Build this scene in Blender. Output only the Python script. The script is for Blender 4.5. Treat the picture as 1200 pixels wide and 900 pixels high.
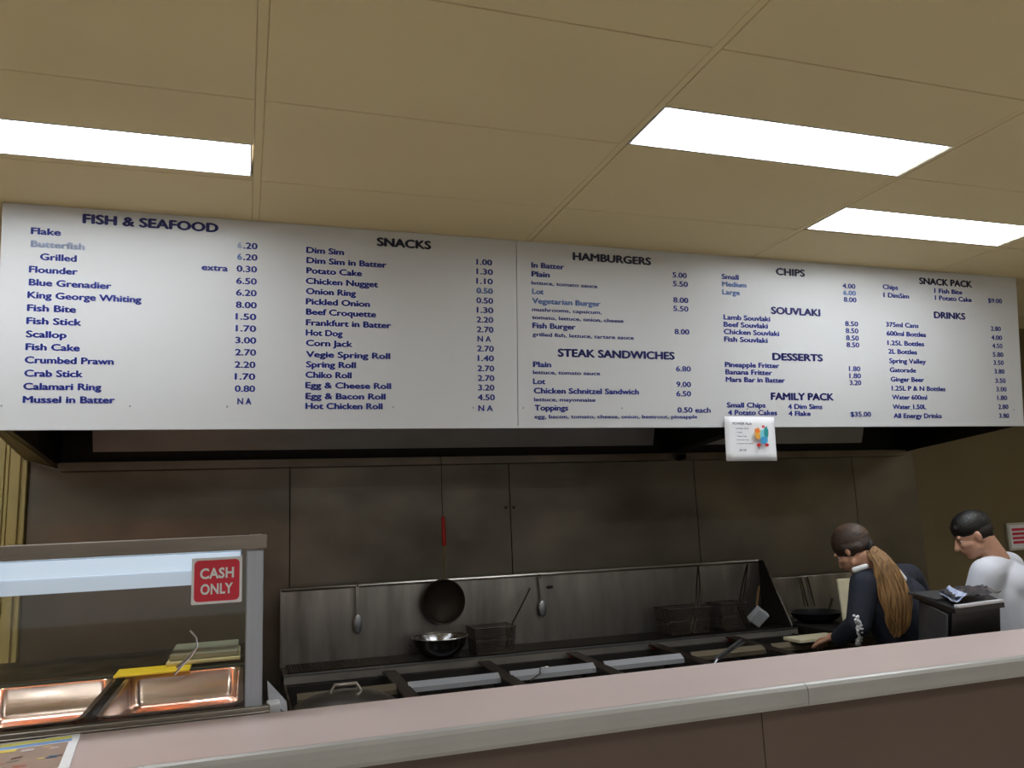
import bpy, bmesh, math, random
from mathutils import Vector, Matrix, Euler
V = Vector
random.seed(7)
for o in list(bpy.data.objects): bpy.data.objects.remove(o)
scene = bpy.context.scene
COL = scene.collection

# ------------------------------------------------------------- camera
cam_d = bpy.data.cameras.new('camera'); cam = bpy.data.objects.new('camera', cam_d); COL.objects.link(cam)
_f = 935.0
_vx = V((2800, 40, _f)).normalized(); _vy = V((-315, 170, _f)); _vy = (_vy - _vx * _vy.dot(_vx)).normalized()
_vz = -_vx.cross(_vy)
if _vz.y > 0: _vz = -_vz
right = V((_vx.x, _vy.x, _vz.x)); down = V((_vx.y, _vy.y, _vz.y)); fwd = V((_vx.z, _vy.z, _vz.z))
mw = Matrix.Identity(4)
for i in range(3):
    mw[i][0] = right[i]; mw[i][1] = -down[i]; mw[i][2] = -fwd[i]
mw[0][3], mw[1][3], mw[2][3] = 0.0, 0.0, 1.6
cam.matrix_world = mw
cam_d.sensor_width = 36; cam_d.lens = _f / 1200 * 36; cam_d.clip_start = 0.02
scene.camera = cam

# ------------------------------------------------------------- world, exposure
DAY = 0.5           # overcast daylight through unseen shop windows added as fill behind the viewer
world = bpy.data.worlds.new('world'); scene.world = world; world.use_nodes = True
world.node_tree.nodes['Background'].inputs[0].default_value = (1.0, 0.97, 0.92, 1)
world.node_tree.nodes['Background'].inputs[1].default_value = DAY
scene.view_settings.view_transform = 'Standard'; scene.view_settings.look = 'None'
scene.view_settings.gamma = 1; scene.view_settings.use_curve_mapping = False
scene.view_settings.exposure = 0.05
LAMP = 18.5          # emission of every ceiling diffuser
CASE_LAMP = 0.68    # strip light inside the food case
def portal(loc, rot, sx, sy):
    d = bpy.data.lights.new('fill_window_portal', 'AREA'); d.shape = 'RECTANGLE'; d.size = sx; d.size_y = sy; d.cycles.is_portal = True
    o = bpy.data.objects.new('fill_window_portal', d); COL.objects.link(o); o.location = loc; o.rotation_euler = rot
portal((1.5, -3.25, 1.55), (math.pi / 2, 0, 0), 7.0, 2.1)

# ------------------------------------------------------------- materials
def srgb(r, g, b):
    def c(v):
        v /= 255.0
        return v / 12.92 if v <= 0.04045 else ((v + 0.055) / 1.055) ** 2.4
    return (c(r), c(g), c(b), 1)
MATS = {}
def mat(name, col, rough=0.6, metal=0.0, var=0.0, scale=(3, 3, 3), bump=0.0, bscale=None, rvar=0.0, emit=0.0, alpha=None, spec=0.5, col2=None, detail=4):
    if name in MATS: return MATS[name]
    m = bpy.data.materials.new(name); m.use_nodes = True; nt = m.node_tree; b = nt.nodes['Principled BSDF']
    b.inputs['Base Color'].default_value = col; b.inputs['Roughness'].default_value = rough
    b.inputs['Metallic'].default_value = metal; b.inputs['Specular IOR Level'].default_value = spec
    if emit:
        b.inputs['Emission Color'].default_value = col; b.inputs['Emission Strength'].default_value = emit
    if var or bump or rvar:
        tc = nt.nodes.new('ShaderNodeTexCoord'); mp = nt.nodes.new('ShaderNodeMapping'); mp.inputs['Scale'].default_value = scale
        nz = nt.nodes.new('ShaderNodeTexNoise'); nz.inputs['Scale'].default_value = 1.0; nz.inputs['Detail'].default_value = detail
        nt.links.new(tc.outputs['Object'], mp.inputs[0]); nt.links.new(mp.outputs[0], nz.inputs[0])
        if var:
            mx = nt.nodes.new('ShaderNodeMix'); mx.data_type = 'RGBA'
            rp = nt.nodes.new('ShaderNodeMapRange'); rp.inputs[1].default_value = 0.3; rp.inputs[2].default_value = 0.7
            nt.links.new(nz.outputs[0], rp.inputs[0]); nt.links.new(rp.outputs[0], mx.inputs[0])
            c2 = col2 or tuple(max(0, c * (1 - var)) for c in col[:3]) + (1,)
            mx.inputs[6].default_value = col; mx.inputs[7].default_value = c2
            nt.links.new(mx.outputs[2], b.inputs['Base Color'])
        if rvar:
            r2 = nt.nodes.new('ShaderNodeMapRange'); r2.inputs[1].default_value = 0.3; r2.inputs[2].default_value = 0.7
            r2.inputs[3].default_value = max(0.02, rough - rvar); r2.inputs[4].default_value = rough + rvar
            nt.links.new(nz.outputs[0], r2.inputs[0]); nt.links.new(r2.outputs[0], b.inputs['Roughness'])
        if bump:
            bp = nt.nodes.new('ShaderNodeBump'); bp.inputs['Strength'].default_value = bump; bp.inputs['Distance'].default_value = 0.004
            src = nz
            if bscale:
                mp2 = nt.nodes.new('ShaderNodeMapping'); mp2.inputs['Scale'].default_value = bscale
                src = nt.nodes.new('ShaderNodeTexNoise'); src.inputs['Scale'].default_value = 1.0
                nt.links.new(tc.outputs['Object'], mp2.inputs[0]); nt.links.new(mp2.outputs[0], src.inputs[0])
            nt.links.new(src.outputs[0], bp.inputs['Height']); nt.links.new(bp.outputs[0], b.inputs['Normal'])
    MATS[name] = m
    return m
def glass_mat(name, tint=(1, 1, 1, 1), refl=0.12):
    m = bpy.data.materials.new(name); m.use_nodes = True; nt = m.node_tree; nt.nodes.clear()
    out = nt.nodes.new('ShaderNodeOutputMaterial'); tr = nt.nodes.new('ShaderNodeBsdfTransparent'); gl = nt.nodes.new('ShaderNodeBsdfGlossy')
    tr.inputs[0].default_value = tint; gl.inputs['Roughness'].default_value = 0.03
    fr = nt.nodes.new('ShaderNodeFresnel'); fr.inputs[0].default_value = 1.5
    mix = nt.nodes.new('ShaderNodeMixShader')
    nt.links.new(fr.outputs[0], mix.inputs[0]); nt.links.new(tr.outputs[0], mix.inputs[1]); nt.links.new(gl.outputs[0], mix.inputs[2])
    nt.links.new(mix.outputs[0], out.inputs[0]); MATS[name] = m
    return m

M_ceil = mat('ceiling_cream', srgb(222, 204, 160), 0.85, var=0.07, scale=(0.9, 1.3, 1), bump=0.12, bscale=(90, 90, 90))
M_strip = mat('ceiling_joint', srgb(218, 200, 156), 0.8)
M_gap = mat('ceiling_gap_dark', srgb(110, 92, 62), 0.9)
M_wall = mat('painted_wall_olive', srgb(112, 97, 66), 0.7, var=0.12, scale=(2, 2, 2))
M_room = mat('shop_wall_cream', srgb(190, 178, 150), 0.8)
M_floor = mat('floor_tile', srgb(222, 216, 204), 0.5, var=0.15, scale=(4, 4, 4))
M_ss = mat('stainless_sheet', srgb(121, 114, 104), 0.47, 1.0, var=0.35, scale=(1.6, 1.6, 2.3), rvar=0.10, bump=0.10, bscale=(1.2, 1.2, 60), detail=6)
M_ssp = mat('stainless_splash', srgb(186, 180, 174), 0.38, 1.0, var=0.6, scale=(9, 4, 1.6), rvar=0.08, bump=0.1, bscale=(90, 5, 2))
M_sst = mat('stainless_trim', srgb(165, 158, 150), 0.32, 1.0, var=0.2, scale=(6, 6, 6))
M_ssd = mat('stainless_greasy', srgb(95, 82, 70), 0.45, 1.0, var=0.5, scale=(7, 7, 7), rvar=0.1)
M_rim = mat('hood_rim', srgb(118, 108, 97), 0.4, 1.0, var=0.3, scale=(4, 4, 4))
M_baf = mat('baffle_steel', srgb(150, 149, 149), 0.5, 1.0, var=0.25, scale=(2, 2, 5))
M_hood = mat('hood_steel', srgb(96, 88, 80), 0.4, 1.0, var=0.4, scale=(2, 2, 5))
M_dark = mat('hood_shadow_steel', srgb(40, 37, 34), 0.6, 0.6)  # hood shade put into the colour; also serves other dark parts
M_oil = mat('dark_oil', srgb(16, 13, 10), 0.12)
M_black = mat('black_plastic', srgb(22, 22, 24), 0.4, var=0.2, scale=(20, 20, 20))
M_char = mat('charcoal_plastic', srgb(62, 61, 64), 0.45)
M_wire = mat('blackened_wire', srgb(58, 50, 42), 0.45, 0.8)
M_mesh = mat('fry_mesh', srgb(62, 54, 46), 0.5, 0.7)
M_alu = mat('brushed_aluminium', srgb(178, 182, 188), 0.35, 1.0, var=0.15, scale=(30, 30, 2))
M_post = mat('post_aluminium', srgb(176, 182, 194), 0.4, 0.5, var=0.15, scale=(60, 60, 1))
M_rail = mat('brushed_rail', srgb(148, 140, 132), 0.42, 1.0, var=0.3, scale=(2, 20, 20))
M_board = mat('menu_white_acrylic', srgb(194, 194, 195), 0.35, var=0.04, scale=(1, 1, 1))
M_txt_head = mat('print_navy', srgb(24, 28, 104), 0.5)
M_txt_k = mat('print_dark_navy', srgb(24, 26, 58), 0.5)
M_txt = mat('print_blue', srgb(40, 56, 148), 0.5)
M_txt_l = mat('print_light_blue', srgb(108, 136, 196), 0.5)
M_txt_f = mat('print_faded', srgb(158, 169, 196), 0.5)
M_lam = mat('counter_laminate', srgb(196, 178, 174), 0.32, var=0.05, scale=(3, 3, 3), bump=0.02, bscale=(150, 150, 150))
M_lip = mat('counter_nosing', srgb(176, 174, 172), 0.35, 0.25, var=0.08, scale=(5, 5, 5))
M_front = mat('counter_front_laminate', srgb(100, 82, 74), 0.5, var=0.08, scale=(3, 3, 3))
M_glass = glass_mat('clear_glass', (0.96, 0.985, 0.97, 1))
M_wood = mat('yellow_timber', srgb(190, 170, 108), 0.5, var=0.22, scale=(10, 10, 0.7))
M_wood2 = mat('brown_timber', srgb(128, 96, 58), 0.5, var=0.3, scale=(2, 14, 14))
M_pan = mat('polished_pan_steel', srgb(226, 198, 186), 0.2, 1.0, var=0.15, scale=(6, 6, 20), rvar=0.07)
M_white = mat('white_enamel', srgb(220, 222, 226), 0.45)
M_paper = mat('white_paper', srgb(226, 226, 230), 0.7, var=0.03, scale=(30, 30, 30))
M_red = mat('sign_red', srgb(205, 40, 62), 0.4)
M_redp = mat('red_handle', srgb(190, 20, 22), 0.4)
M_yel = mat('yellow_plastic', srgb(226, 196, 40), 0.45)
M_cream = mat('cream_plastic', srgb(205, 195, 165), 0.5, var=0.08, scale=(20, 20, 20))
M_grey = mat('grey_card', srgb(160, 160, 166), 0.7, var=0.1, scale=(20, 20, 20))
M_skin = mat('skin', srgb(196, 148, 122), 0.5, var=0.1, scale=(20, 20, 20))
M_hairb = mat('black_hair', srgb(20, 17, 16), 0.45, var=0.4, scale=(60, 60, 20), bump=0.5, bscale=(260, 260, 60))
M_hairs = mat('shaved_hair', srgb(34, 27, 24), 0.7)
M_hairw = mat('brown_crown_hair', srgb(58, 41, 31), 0.6, var=0.45, scale=(30, 110, 40), bump=0.5, bscale=(60, 300, 80))
M_pony = mat('golden_brown_hair', srgb(176, 134, 84), 0.38, var=0.5, scale=(120, 120, 5), bump=0.6, bscale=(420, 420, 14), col2=srgb(96, 68, 44))
M_navy = mat('navy_cloth', srgb(32, 36, 50), 0.85, bump=0.4, bscale=(14, 14, 9), var=0.2, scale=(10, 10, 10))
M_tee = mat('white_tee_cloth', srgb(214, 216, 226), 0.9, bump=0.5, bscale=(13, 13, 9))
M_jean = mat('dark_trousers', srgb(30, 32, 40), 0.9)
M_lace = mat('white_embroidery', srgb(222, 222, 226), 0.8)
M_eye = mat('eye_white', srgb(225, 220, 215), 0.3)
M_lips = mat('lip_skin', srgb(150, 84, 76), 0.5)
def emis(name, col, s):
    m = bpy.data.materials.new(name); m.use_nodes = True; nt = m.node_tree; b = nt.nodes['Principled BSDF']
    b.inputs['Base Color'].default_value = (0.8, 0.8, 0.8, 1); b.inputs['Roughness'].default_value = 0.4
    b.inputs['Emission Color'].default_value = col; b.inputs['Emission Strength'].default_value = s
    MATS[name] = m; return m
M_lamp = emis('lit_diffuser', (0.90, 0.96, 1.0, 1), LAMP)
M_case = emis('lit_case_tube', (0.66, 0.78, 1.0, 1), CASE_LAMP)

# ------------------------------------------------------------- mesh helpers
def new_obj(name, me, m, parent=None):
    o = bpy.data.objects.new(name, me); COL.objects.link(o)
    if m is not None and not me.materials: me.materials.append(m)
    if parent is not None: o.parent = parent
    return o
def smooth(me, ang=40):
    for p in me.polygons: p.use_smooth = True
    try: me.set_sharp_from_angle(angle=math.radians(ang))
    except Exception: pass
class MB:
    def __init__(s): s.b = bmesh.new()
    def hexa(s, pts):          # 4 bottom ccw, 4 top
        v = [s.b.verts.new(p) for p in pts]
        for f in ((3, 2, 1, 0), (4, 5, 6, 7), (0, 1, 5, 4), (1, 2, 6, 5), (2, 3, 7, 6), (3, 0, 4, 7)):
            s.b.faces.new([v[i] for i in f])
        return v
    def box(s, x0, x1, y0, y1, z0, z1, bev=0.0, seg=2, rot=None, at=None):
        v = s.hexa([(x0, y0, z0), (x1, y0, z0), (x1, y1, z0), (x0, y1, z0), (x0, y0, z1), (x1, y0, z1), (x1, y1, z1), (x0, y1, z1)])
        if bev:
            es = {e for a in v for e in a.link_edges}
            r = bmesh.ops.bevel(s.b, geom=list(es), offset=bev, segments=seg, affect='EDGES', profile=0.5)
            v = list({w for w in r['verts']} | {a for a in v if a.is_valid})
        if rot is not None or at is not None:
            for a in v:
                c = V(a.co)
                if rot is not None: c = rot @ c
                if at is not None: c = c + V(at)
                a.co = c
        return s
    def tube(s, pts, r, n=8, cap=True):
        pts = [V(p) for p in pts]; rr = r if isinstance(r, (list, tuple)) else [r] * len(pts)
        rings = []; up = V((0, 0, 1)); prev = None
        for i, p in enumerate(pts):
            t = (pts[min(i + 1, len(pts) - 1)] - pts[max(i - 1, 0)]).normalized()
            if prev is None:
                a = t.cross(V((0, 0, 1)) if abs(t.z) < 0.9 else V((1, 0, 0))).normalized()
            else:
                a = (prev - t * prev.dot(t)).normalized()
            prev = a; c = t.cross(a)
            rings.append([s.b.verts.new(p + (a * math.cos(2 * math.pi * k / n) + c * math.sin(2 * math.pi * k / n)) * rr[i]) for k in range(n)])
        for A, B in zip(rings, rings[1:]):
            for k in range(n): s.b.faces.new((A[k], A[(k + 1) % n], B[(k + 1) % n], B[k]))
        if cap:
            s.b.faces.new(rings[0][::-1]); s.b.faces.new(rings[-1])
        return s
    def lathe(s, prof, c=(0, 0, 0), n=32, rot=None, cap0=True, cap1=False):
        rings = []
        for r, z in prof:
            ring = []
            for k in range(n):
                p = V((r * math.cos(2 * math.pi * k / n), r * math.sin(2 * math.pi * k / n), z))
                if rot is not None: p = rot @ p
                ring.append(s.b.verts.new(p + V(c)))
            rings.append(ring)
        for A, B in zip(rings, rings[1:]):
            for k in range(n): s.b.faces.new((A[k], A[(k + 1) % n], B[(k + 1) % n], B[k]))
        if cap0: s.b.faces.new(rings[0][::-1])
        if cap1: s.b.faces.new(rings[-1])
        return s
    def prism(s, poly, d):      # poly: 3D points of one face; d: thickness vector
        A = [s.b.verts.new(V(p)) for p in poly]; B = [s.b.verts.new(V(p) + V(d)) for p in poly]; n = len(poly)
        s.b.faces.new(A[::-1]); s.b.faces.new(B)
        for k in range(n): s.b.faces.new((A[k], A[(k + 1) % n], B[(k + 1) % n], B[k]))
        return s
    def cap(s, p0, r0, p1, r1, n=14, m=5):    # closed tapered capsule
        p0, p1 = V(p0), V(p1); t = (p1 - p0).normalized()
        a = t.cross(V((0, 0, 1)) if abs(t.z) < 0.9 else V((1, 0, 0))).normalized(); c = t.cross(a)
        rings = []
        prof = [(r0 * math.cos(q), -r0 * math.sin(q), 0) for q in [math.pi / 2 * (1 - j / m) for j in range(1, m + 1)]]
        prof += [(r1 * math.cos(q), r1 * math.sin(q), 1) for q in [math.pi / 2 * j / m for j in range(0, m)]]
        for r, h, w in prof:
            o = (p1 if w else p0) + t * h
            rings.append([s.b.verts.new(o + (a * math.cos(2 * math.pi * k / n) + c * math.sin(2 * math.pi * k / n)) * r) for k in range(n)])
        e0 = s.b.verts.new(p0 - t * r0); e1 = s.b.verts.new(p1 + t * r1)
        for k in range(n): s.b.faces.new((e0, rings[0][(k + 1) % n], rings[0][k]))
        for k in range(n): s.b.faces.new((e1, rings[-1][k], rings[-1][(k + 1) % n]))
        for A, B in zip(rings, rings[1:]):
            for k in range(n): s.b.faces.new((A[k], A[(k + 1) % n], B[(k + 1) % n], B[k]))
        return s
    def chain(s, pts):          # [(p, r), ...]
        for (a, ra), (b_, rb) in zip(pts, pts[1:]): s.cap(a, ra, b_, rb)
        return s
    def ell(s, c, rad, R=None, n=24, m=14):
        r = bmesh.ops.create_uvsphere(s.b, u_segments=n, v_segments=m, radius=1)
        for v in r['verts']:
            p = V((v.co.x * rad[0], v.co.y * rad[1], v.co.z * rad[2]))
            if R is not None: p = R @ p
            v.co = p + V(c)
        return s
    def mesh(s, name):
        bmesh.ops.recalc_face_normals(s.b, faces=s.b.faces[:])
        me = bpy.data.meshes.new(name); s.b.to_mesh(me); s.b.free(); return me
    def build(s, name, m, parent=None, sm=False):
        me = s.mesh(name)
        if sm: smooth(me)
        return new_obj(name, me, m, parent)
    def remesh(s, name, m, parent=None, vox=0.007, it=4):
        me = s.mesh(name); o = new_obj(name, me, m)
        md = o.modifiers.new('r', 'REMESH'); md.mode = 'VOXEL'; md.voxel_size = vox
        sm = o.modifiers.new('s', 'SMOOTH'); sm.factor = 0.5; sm.iterations = it
        dg = bpy.context.evaluated_depsgraph_get(); dg.update()
        me2 = bpy.data.meshes.new_from_object(o.evaluated_get(dg)); o.modifiers.clear()
        o.data = me2; me2.name = name; bpy.data.meshes.remove(me)
        if not me2.materials: me2.materials.append(m)
        for p in me2.polygons: p.use_smooth = True
        if parent is not None: o.parent = parent
        return o
def tag(o, label, cat, group=None):
    o['label'] = label; o['category'] = cat
    if group: o['group'] = group
    return o
def struct(o): o['kind'] = 'structure'; return o
def empty(name, loc=(0, 0, 0), rz=0):
    o = bpy.data.objects.new(name, None); COL.objects.link(o); o.location = loc; o.rotation_euler = (0, 0, rz); o.empty_display_size = 0.05
    return o
def anchor(root, loc):
    """put the Empty at the thing's base while its parts keep their world coordinates"""
    root.location = loc
    for c in root.children: c.matrix_parent_inverse = Matrix.Translation(-V(loc))
def copy_tree(o, parent=None):
    c = o.copy(); COL.objects.link(c)
    if parent is not None: c.parent = parent
    for ch in list(o.children): copy_tree(ch, c)
    return c
TXT_CACHE = {}
def text_mesh(body, bold=0.0, dup=0.0):
    """a mesh of flat lettering, cap height 1, left aligned at x = 0, centred on y = 0"""
    k = (body, bold, dup)
    if k in TXT_CACHE: return TXT_CACHE[k]
    cu = bpy.data.curves.new('lettering', 'FONT'); cu.body = body; cu.size = 1.0; cu.resolution_u = 3; cu.offset = bold; cu.space_character = 1.0 + bold * 1.5
    o = bpy.data.objects.new('lettering', cu); COL.objects.link(o)
    dg = bpy.context.evaluated_depsgraph_get(); dg.update()
    me = bpy.data.meshes.new_from_object(o.evaluated_get(dg)); bpy.data.objects.remove(o)
    CAP = 0.73 * 0.96 + 2 * bold + dup * 1.4
    if dup:
        bm = bmesh.new(); bm.from_mesh(me); src = bm.verts[:] + bm.edges[:] + bm.faces[:]
        for sx, sy in ((-dup, 0), (dup, 0), (0, dup * .7), (0, -dup * .7)):
            d = bmesh.ops.duplicate(bm, geom=src)
            for v in d['geom']:
                if isinstance(v, bmesh.types.BMVert): v.co.x += sx; v.co.y += sy
        bm.to_mesh(me); bm.free()
    x0 = min(v.co.x for v in me.vertices); x1 = max(v.co.x for v in me.vertices)
    for v in me.vertices: v.co.x = (v.co.x - x0) / CAP; v.co.y = (v.co.y - 0.35) / CAP; v.co.z = 0
    me.materials.clear(); TXT_CACHE[k] = (me, (x1 - x0) / CAP)
    return TXT_CACHE[k]
def lettering(body, origin, U, W, width, cap, m, parent, bold=0.02, name='lettering', n_off=0.001, dup=0.0):
    me, w = text_mesh(body, bold, dup); me = me.copy()
    U = V(U).normalized(); W = V(W).normalized(); N = U.cross(W)
    sx = (width / w) if width else cap
    for v in me.vertices: v.co = V(origin) + U * (v.co.x * sx) + W * (v.co.y * cap) + N * n_off
    return new_obj(name, me, m, parent)
TEXT = [
('H', 'FISH & SEAFOOD', 0.274, 0.041, 0.502),
('I', 'Flake', 0.098, 0.103, 0.104),
('F', 'Butterfish', 0.099, 0.153, 0.187),
('I', 'Grilled', 0.132, 0.202, 0.127),
('I', 'Flounder', 0.096, 0.253, 0.168),
('I', 'Blue Grenadier', 0.097, 0.303, 0.287),
('I', 'King George Whiting', 0.094, 0.352, 0.399),
('I', 'Fish Bite', 0.094, 0.402, 0.168),
('I', 'Fish Stick', 0.093, 0.452, 0.189),
('I', 'Scallop', 0.093, 0.503, 0.139),
('I', 'Fish Cake', 0.093, 0.552, 0.186),
('I', 'Crumbed Prawn', 0.092, 0.602, 0.307),
('I', 'Crab Stick', 0.092, 0.653, 0.2),
('I', 'Calamari Ring', 0.09, 0.703, 0.268),
('I', 'Mussel in Batter', 0.09, 0.753, 0.317),
('F', '6', 0.85, 0.107, 0.019),
('P', '.20', 0.873, 0.107, 0.057),
('L', '6', 0.85, 0.155, 0.019),
('P', '.20', 0.873, 0.155, 0.057),
('I', 'extra', 0.713, 0.207, 0.102),
('P', '0.30', 0.848, 0.205, 0.081),
('P', '6.50', 0.847, 0.256, 0.082),
('P', '6.20', 0.847, 0.305, 0.082),
('P', '8.00', 0.847, 0.356, 0.083),
('P', '1.50', 0.847, 0.405, 0.082),
('P', '1.70', 0.848, 0.454, 0.081),
('P', '3.00', 0.847, 0.503, 0.083),
('P', '2.70', 0.847, 0.553, 0.083),
('P', '2.20', 0.846, 0.604, 0.082),
('P', '1.70', 0.847, 0.653, 0.081),
('P', '0.80', 0.848, 0.703, 0.08),
('P', 'N A', 0.859, 0.755, 0.055),
('K', 'SNACKS', 1.426, 0.051, 0.244),
('I', 'Dim Sim', 1.127, 0.108, 0.159),
('I', 'Dim Sim in Batter', 1.128, 0.152, 0.343),
('I', 'Potato Cake', 1.128, 0.196, 0.235),
('I', 'Chicken Nugget', 1.126, 0.241, 0.307),
('I', 'Onion Ring', 1.127, 0.285, 0.211),
('I', 'Pickled Onion', 1.127, 0.329, 0.271),
('I', 'Beef Croquette', 1.128, 0.373, 0.297),
('I', 'Frankfurt in Batter', 1.128, 0.419, 0.363),
('I', 'Hot Dog', 1.128, 0.462, 0.154),
('I', 'Corn Jack', 1.129, 0.506, 0.195),
('I', 'Vegie Spring Roll', 1.129, 0.554, 0.358),
('I', 'Spring Roll', 1.13, 0.597, 0.209),
('I', 'Chiko Roll', 1.128, 0.641, 0.193),
('I', 'Egg & Cheese Roll', 1.128, 0.685, 0.363),
('I', 'Egg & Bacon Roll', 1.129, 0.731, 0.338),
('I', 'Hot Chicken Roll', 1.129, 0.773, 0.325),
('P', '1.00', 1.879, 0.112, 0.076),
('P', '1.30', 1.879, 0.156, 0.079),
('P', '1.10', 1.878, 0.2, 0.079),
('L', '0.50', 1.878, 0.244, 0.079),
('P', '0.50', 1.878, 0.289, 0.08),
('P', '1.30', 1.879, 0.333, 0.08),
('P', '2.20', 1.878, 0.377, 0.08),
('P', '2.70', 1.879, 0.422, 0.08),
('P', 'N A', 1.882, 0.465, 0.065),
('P', '2.70', 1.88, 0.509, 0.08),
('P', '1.40', 1.882, 0.553, 0.078),
('P', '2.70', 1.881, 0.599, 0.08),
('P', '2.70', 1.882, 0.643, 0.079),
('P', '3.20', 1.883, 0.686, 0.078),
('P', '4.50', 1.881, 0.73, 0.082),
('P', 'N A', 1.884, 0.779, 0.069),
('K', 'HAMBURGERS', 2.354, 0.055, 0.418),
('I', 'In Batter', 2.145, 0.11, 0.166),
('I', 'Plain', 2.145, 0.152, 0.092),
('S', 'lettuce, tomato sauce', 2.144, 0.194, 0.337),
('L', 'Lot', 2.147, 0.234, 0.059),
('L', 'Vegetarian Burger', 2.146, 0.278, 0.35),
('S', 'mushrooms, capsicum,', 2.146, 0.319, 0.355),
('S', 'tomato, lettuce, onion, cheese', 2.145, 0.356, 0.471),
('I', 'Fish Burger', 2.147, 0.394, 0.218),
('S', 'grilled fish, lettuce, tartare sauce', 2.147, 0.436, 0.522),
('H', 'STEAK SANDWICHES', 2.271, 0.518, 0.62),
('I', 'Plain', 2.148, 0.575, 0.091),
('S', 'lettuce, tomato sauce', 2.148, 0.612, 0.339),
('I', 'Lot', 2.147, 0.654, 0.062),
('I', 'Chicken Schnitzel Sandwich', 2.15, 0.697, 0.541),
('S', 'lettuce, mayonnaise', 2.151, 0.738, 0.31),
('I', 'Toppings', 2.153, 0.776, 0.169),
('S', 'egg, bacon, tomato, cheese, onion, beetroot, pineapple', 2.152, 0.817, 0.857),
('P', '5.00', 2.888, 0.114, 0.082),
('P', '5.50', 2.889, 0.158, 0.086),
('P', '8.00', 2.889, 0.239, 0.086),
('P', '5.50', 2.888, 0.282, 0.086),
('P', '8.00', 2.892, 0.397, 0.084),
('P', '6.80', 2.895, 0.581, 0.084),
('P', '9.00', 2.895, 0.658, 0.083),
('P', '6.50', 2.894, 0.704, 0.083),
('P', '0.50 each', 2.898, 0.784, 0.188),
('K', 'CHIPS', 3.496, 0.061, 0.184),
('I', 'Small', 3.169, 0.106, 0.102),
('L', 'Medium', 3.171, 0.144, 0.146),
('L', 'Large', 3.17, 0.185, 0.106),
('P', '4.00', 3.918, 0.114, 0.087),
('L', '6.00', 3.921, 0.151, 0.086),
('P', '8.00', 3.923, 0.188, 0.085),
('H', 'SOUVLAKI', 3.459, 0.267, 0.31),
('I', 'Lamb Souvlaki', 3.174, 0.313, 0.28),
('I', 'Beef Souvlaki', 3.173, 0.35, 0.265),
('I', 'Chicken Souvlaki', 3.173, 0.387, 0.333),
('I', 'Fish Souvlaki', 3.174, 0.425, 0.26),
('P', '8.50', 3.926, 0.318, 0.087),
('P', '8.50', 3.928, 0.356, 0.085),
('P', '8.50', 3.929, 0.395, 0.085),
('P', '8.50', 3.93, 0.432, 0.085),
('H', 'DESSERTS', 3.458, 0.507, 0.317),
('I', 'Pineapple Fritter', 3.174, 0.554, 0.327),
('I', 'Banana Fritter', 3.176, 0.591, 0.28),
('I', 'Mars Bar in Batter', 3.177, 0.629, 0.356),
('P', '1.80', 3.94, 0.56, 0.076),
('P', '1.80', 3.941, 0.598, 0.077),
('P', '3.20', 3.941, 0.635, 0.077),
('H', 'FAMILY PACK', 3.441, 0.712, 0.395),
('I', 'Small Chips', 3.179, 0.758, 0.231),
('I', '4 Dim Sims', 3.544, 0.764, 0.217),
('I', '4 Potato Cakes', 3.184, 0.796, 0.294),
('I', '4 Flake', 3.545, 0.8, 0.14),
('P', '$35.00', 3.938, 0.803, 0.137),
('K', 'SNACK PACK', 4.444, 0.058, 0.387),
('I', 'Chips', 4.188, 0.105, 0.107),
('I', '1 DimSim', 4.191, 0.15, 0.178),
('I', '1 Fish Bite', 4.549, 0.108, 0.205),
('I', '1 Potato Cake', 4.551, 0.148, 0.271),
('P', '$9.00', 4.944, 0.145, 0.109),
('H', 'DRINKS', 4.538, 0.246, 0.231),
('I', '375ml Cans', 4.199, 0.312, 0.228),
('I', '600ml Bottles', 4.201, 0.361, 0.276),
('I', '1.25L Bottles', 4.204, 0.413, 0.257),
('I', '2L Bottles', 4.207, 0.46, 0.201),
('I', 'Spring Valley', 4.211, 0.511, 0.257),
('I', 'Gatorade', 4.212, 0.561, 0.183),
('I', 'Ginger Beer', 4.216, 0.612, 0.233),
('I', '1.25L P & N Bottles', 4.22, 0.661, 0.378),
('I', 'Water 600ml', 4.22, 0.71, 0.244),
('I', 'Water 1.50L', 4.221, 0.762, 0.234),
('I', 'All Energy Drinks', 4.225, 0.811, 0.337),
('P', '2.80', 4.954, 0.308, 0.078),
('P', '4.00', 4.954, 0.36, 0.084),
('P', '4.50', 4.958, 0.408, 0.08),
('P', '5.80', 4.959, 0.458, 0.082),
('P', '3.50', 4.961, 0.505, 0.08),
('P', '3.80', 4.965, 0.555, 0.078),
('P', '3.50', 4.968, 0.609, 0.08),
('P', '3.00', 4.972, 0.658, 0.08),
('P', '1.80', 4.976, 0.707, 0.077),
('P', '2.80', 4.98, 0.759, 0.078),
('P', '3.80', 4.983, 0.81, 0.078)]
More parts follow.
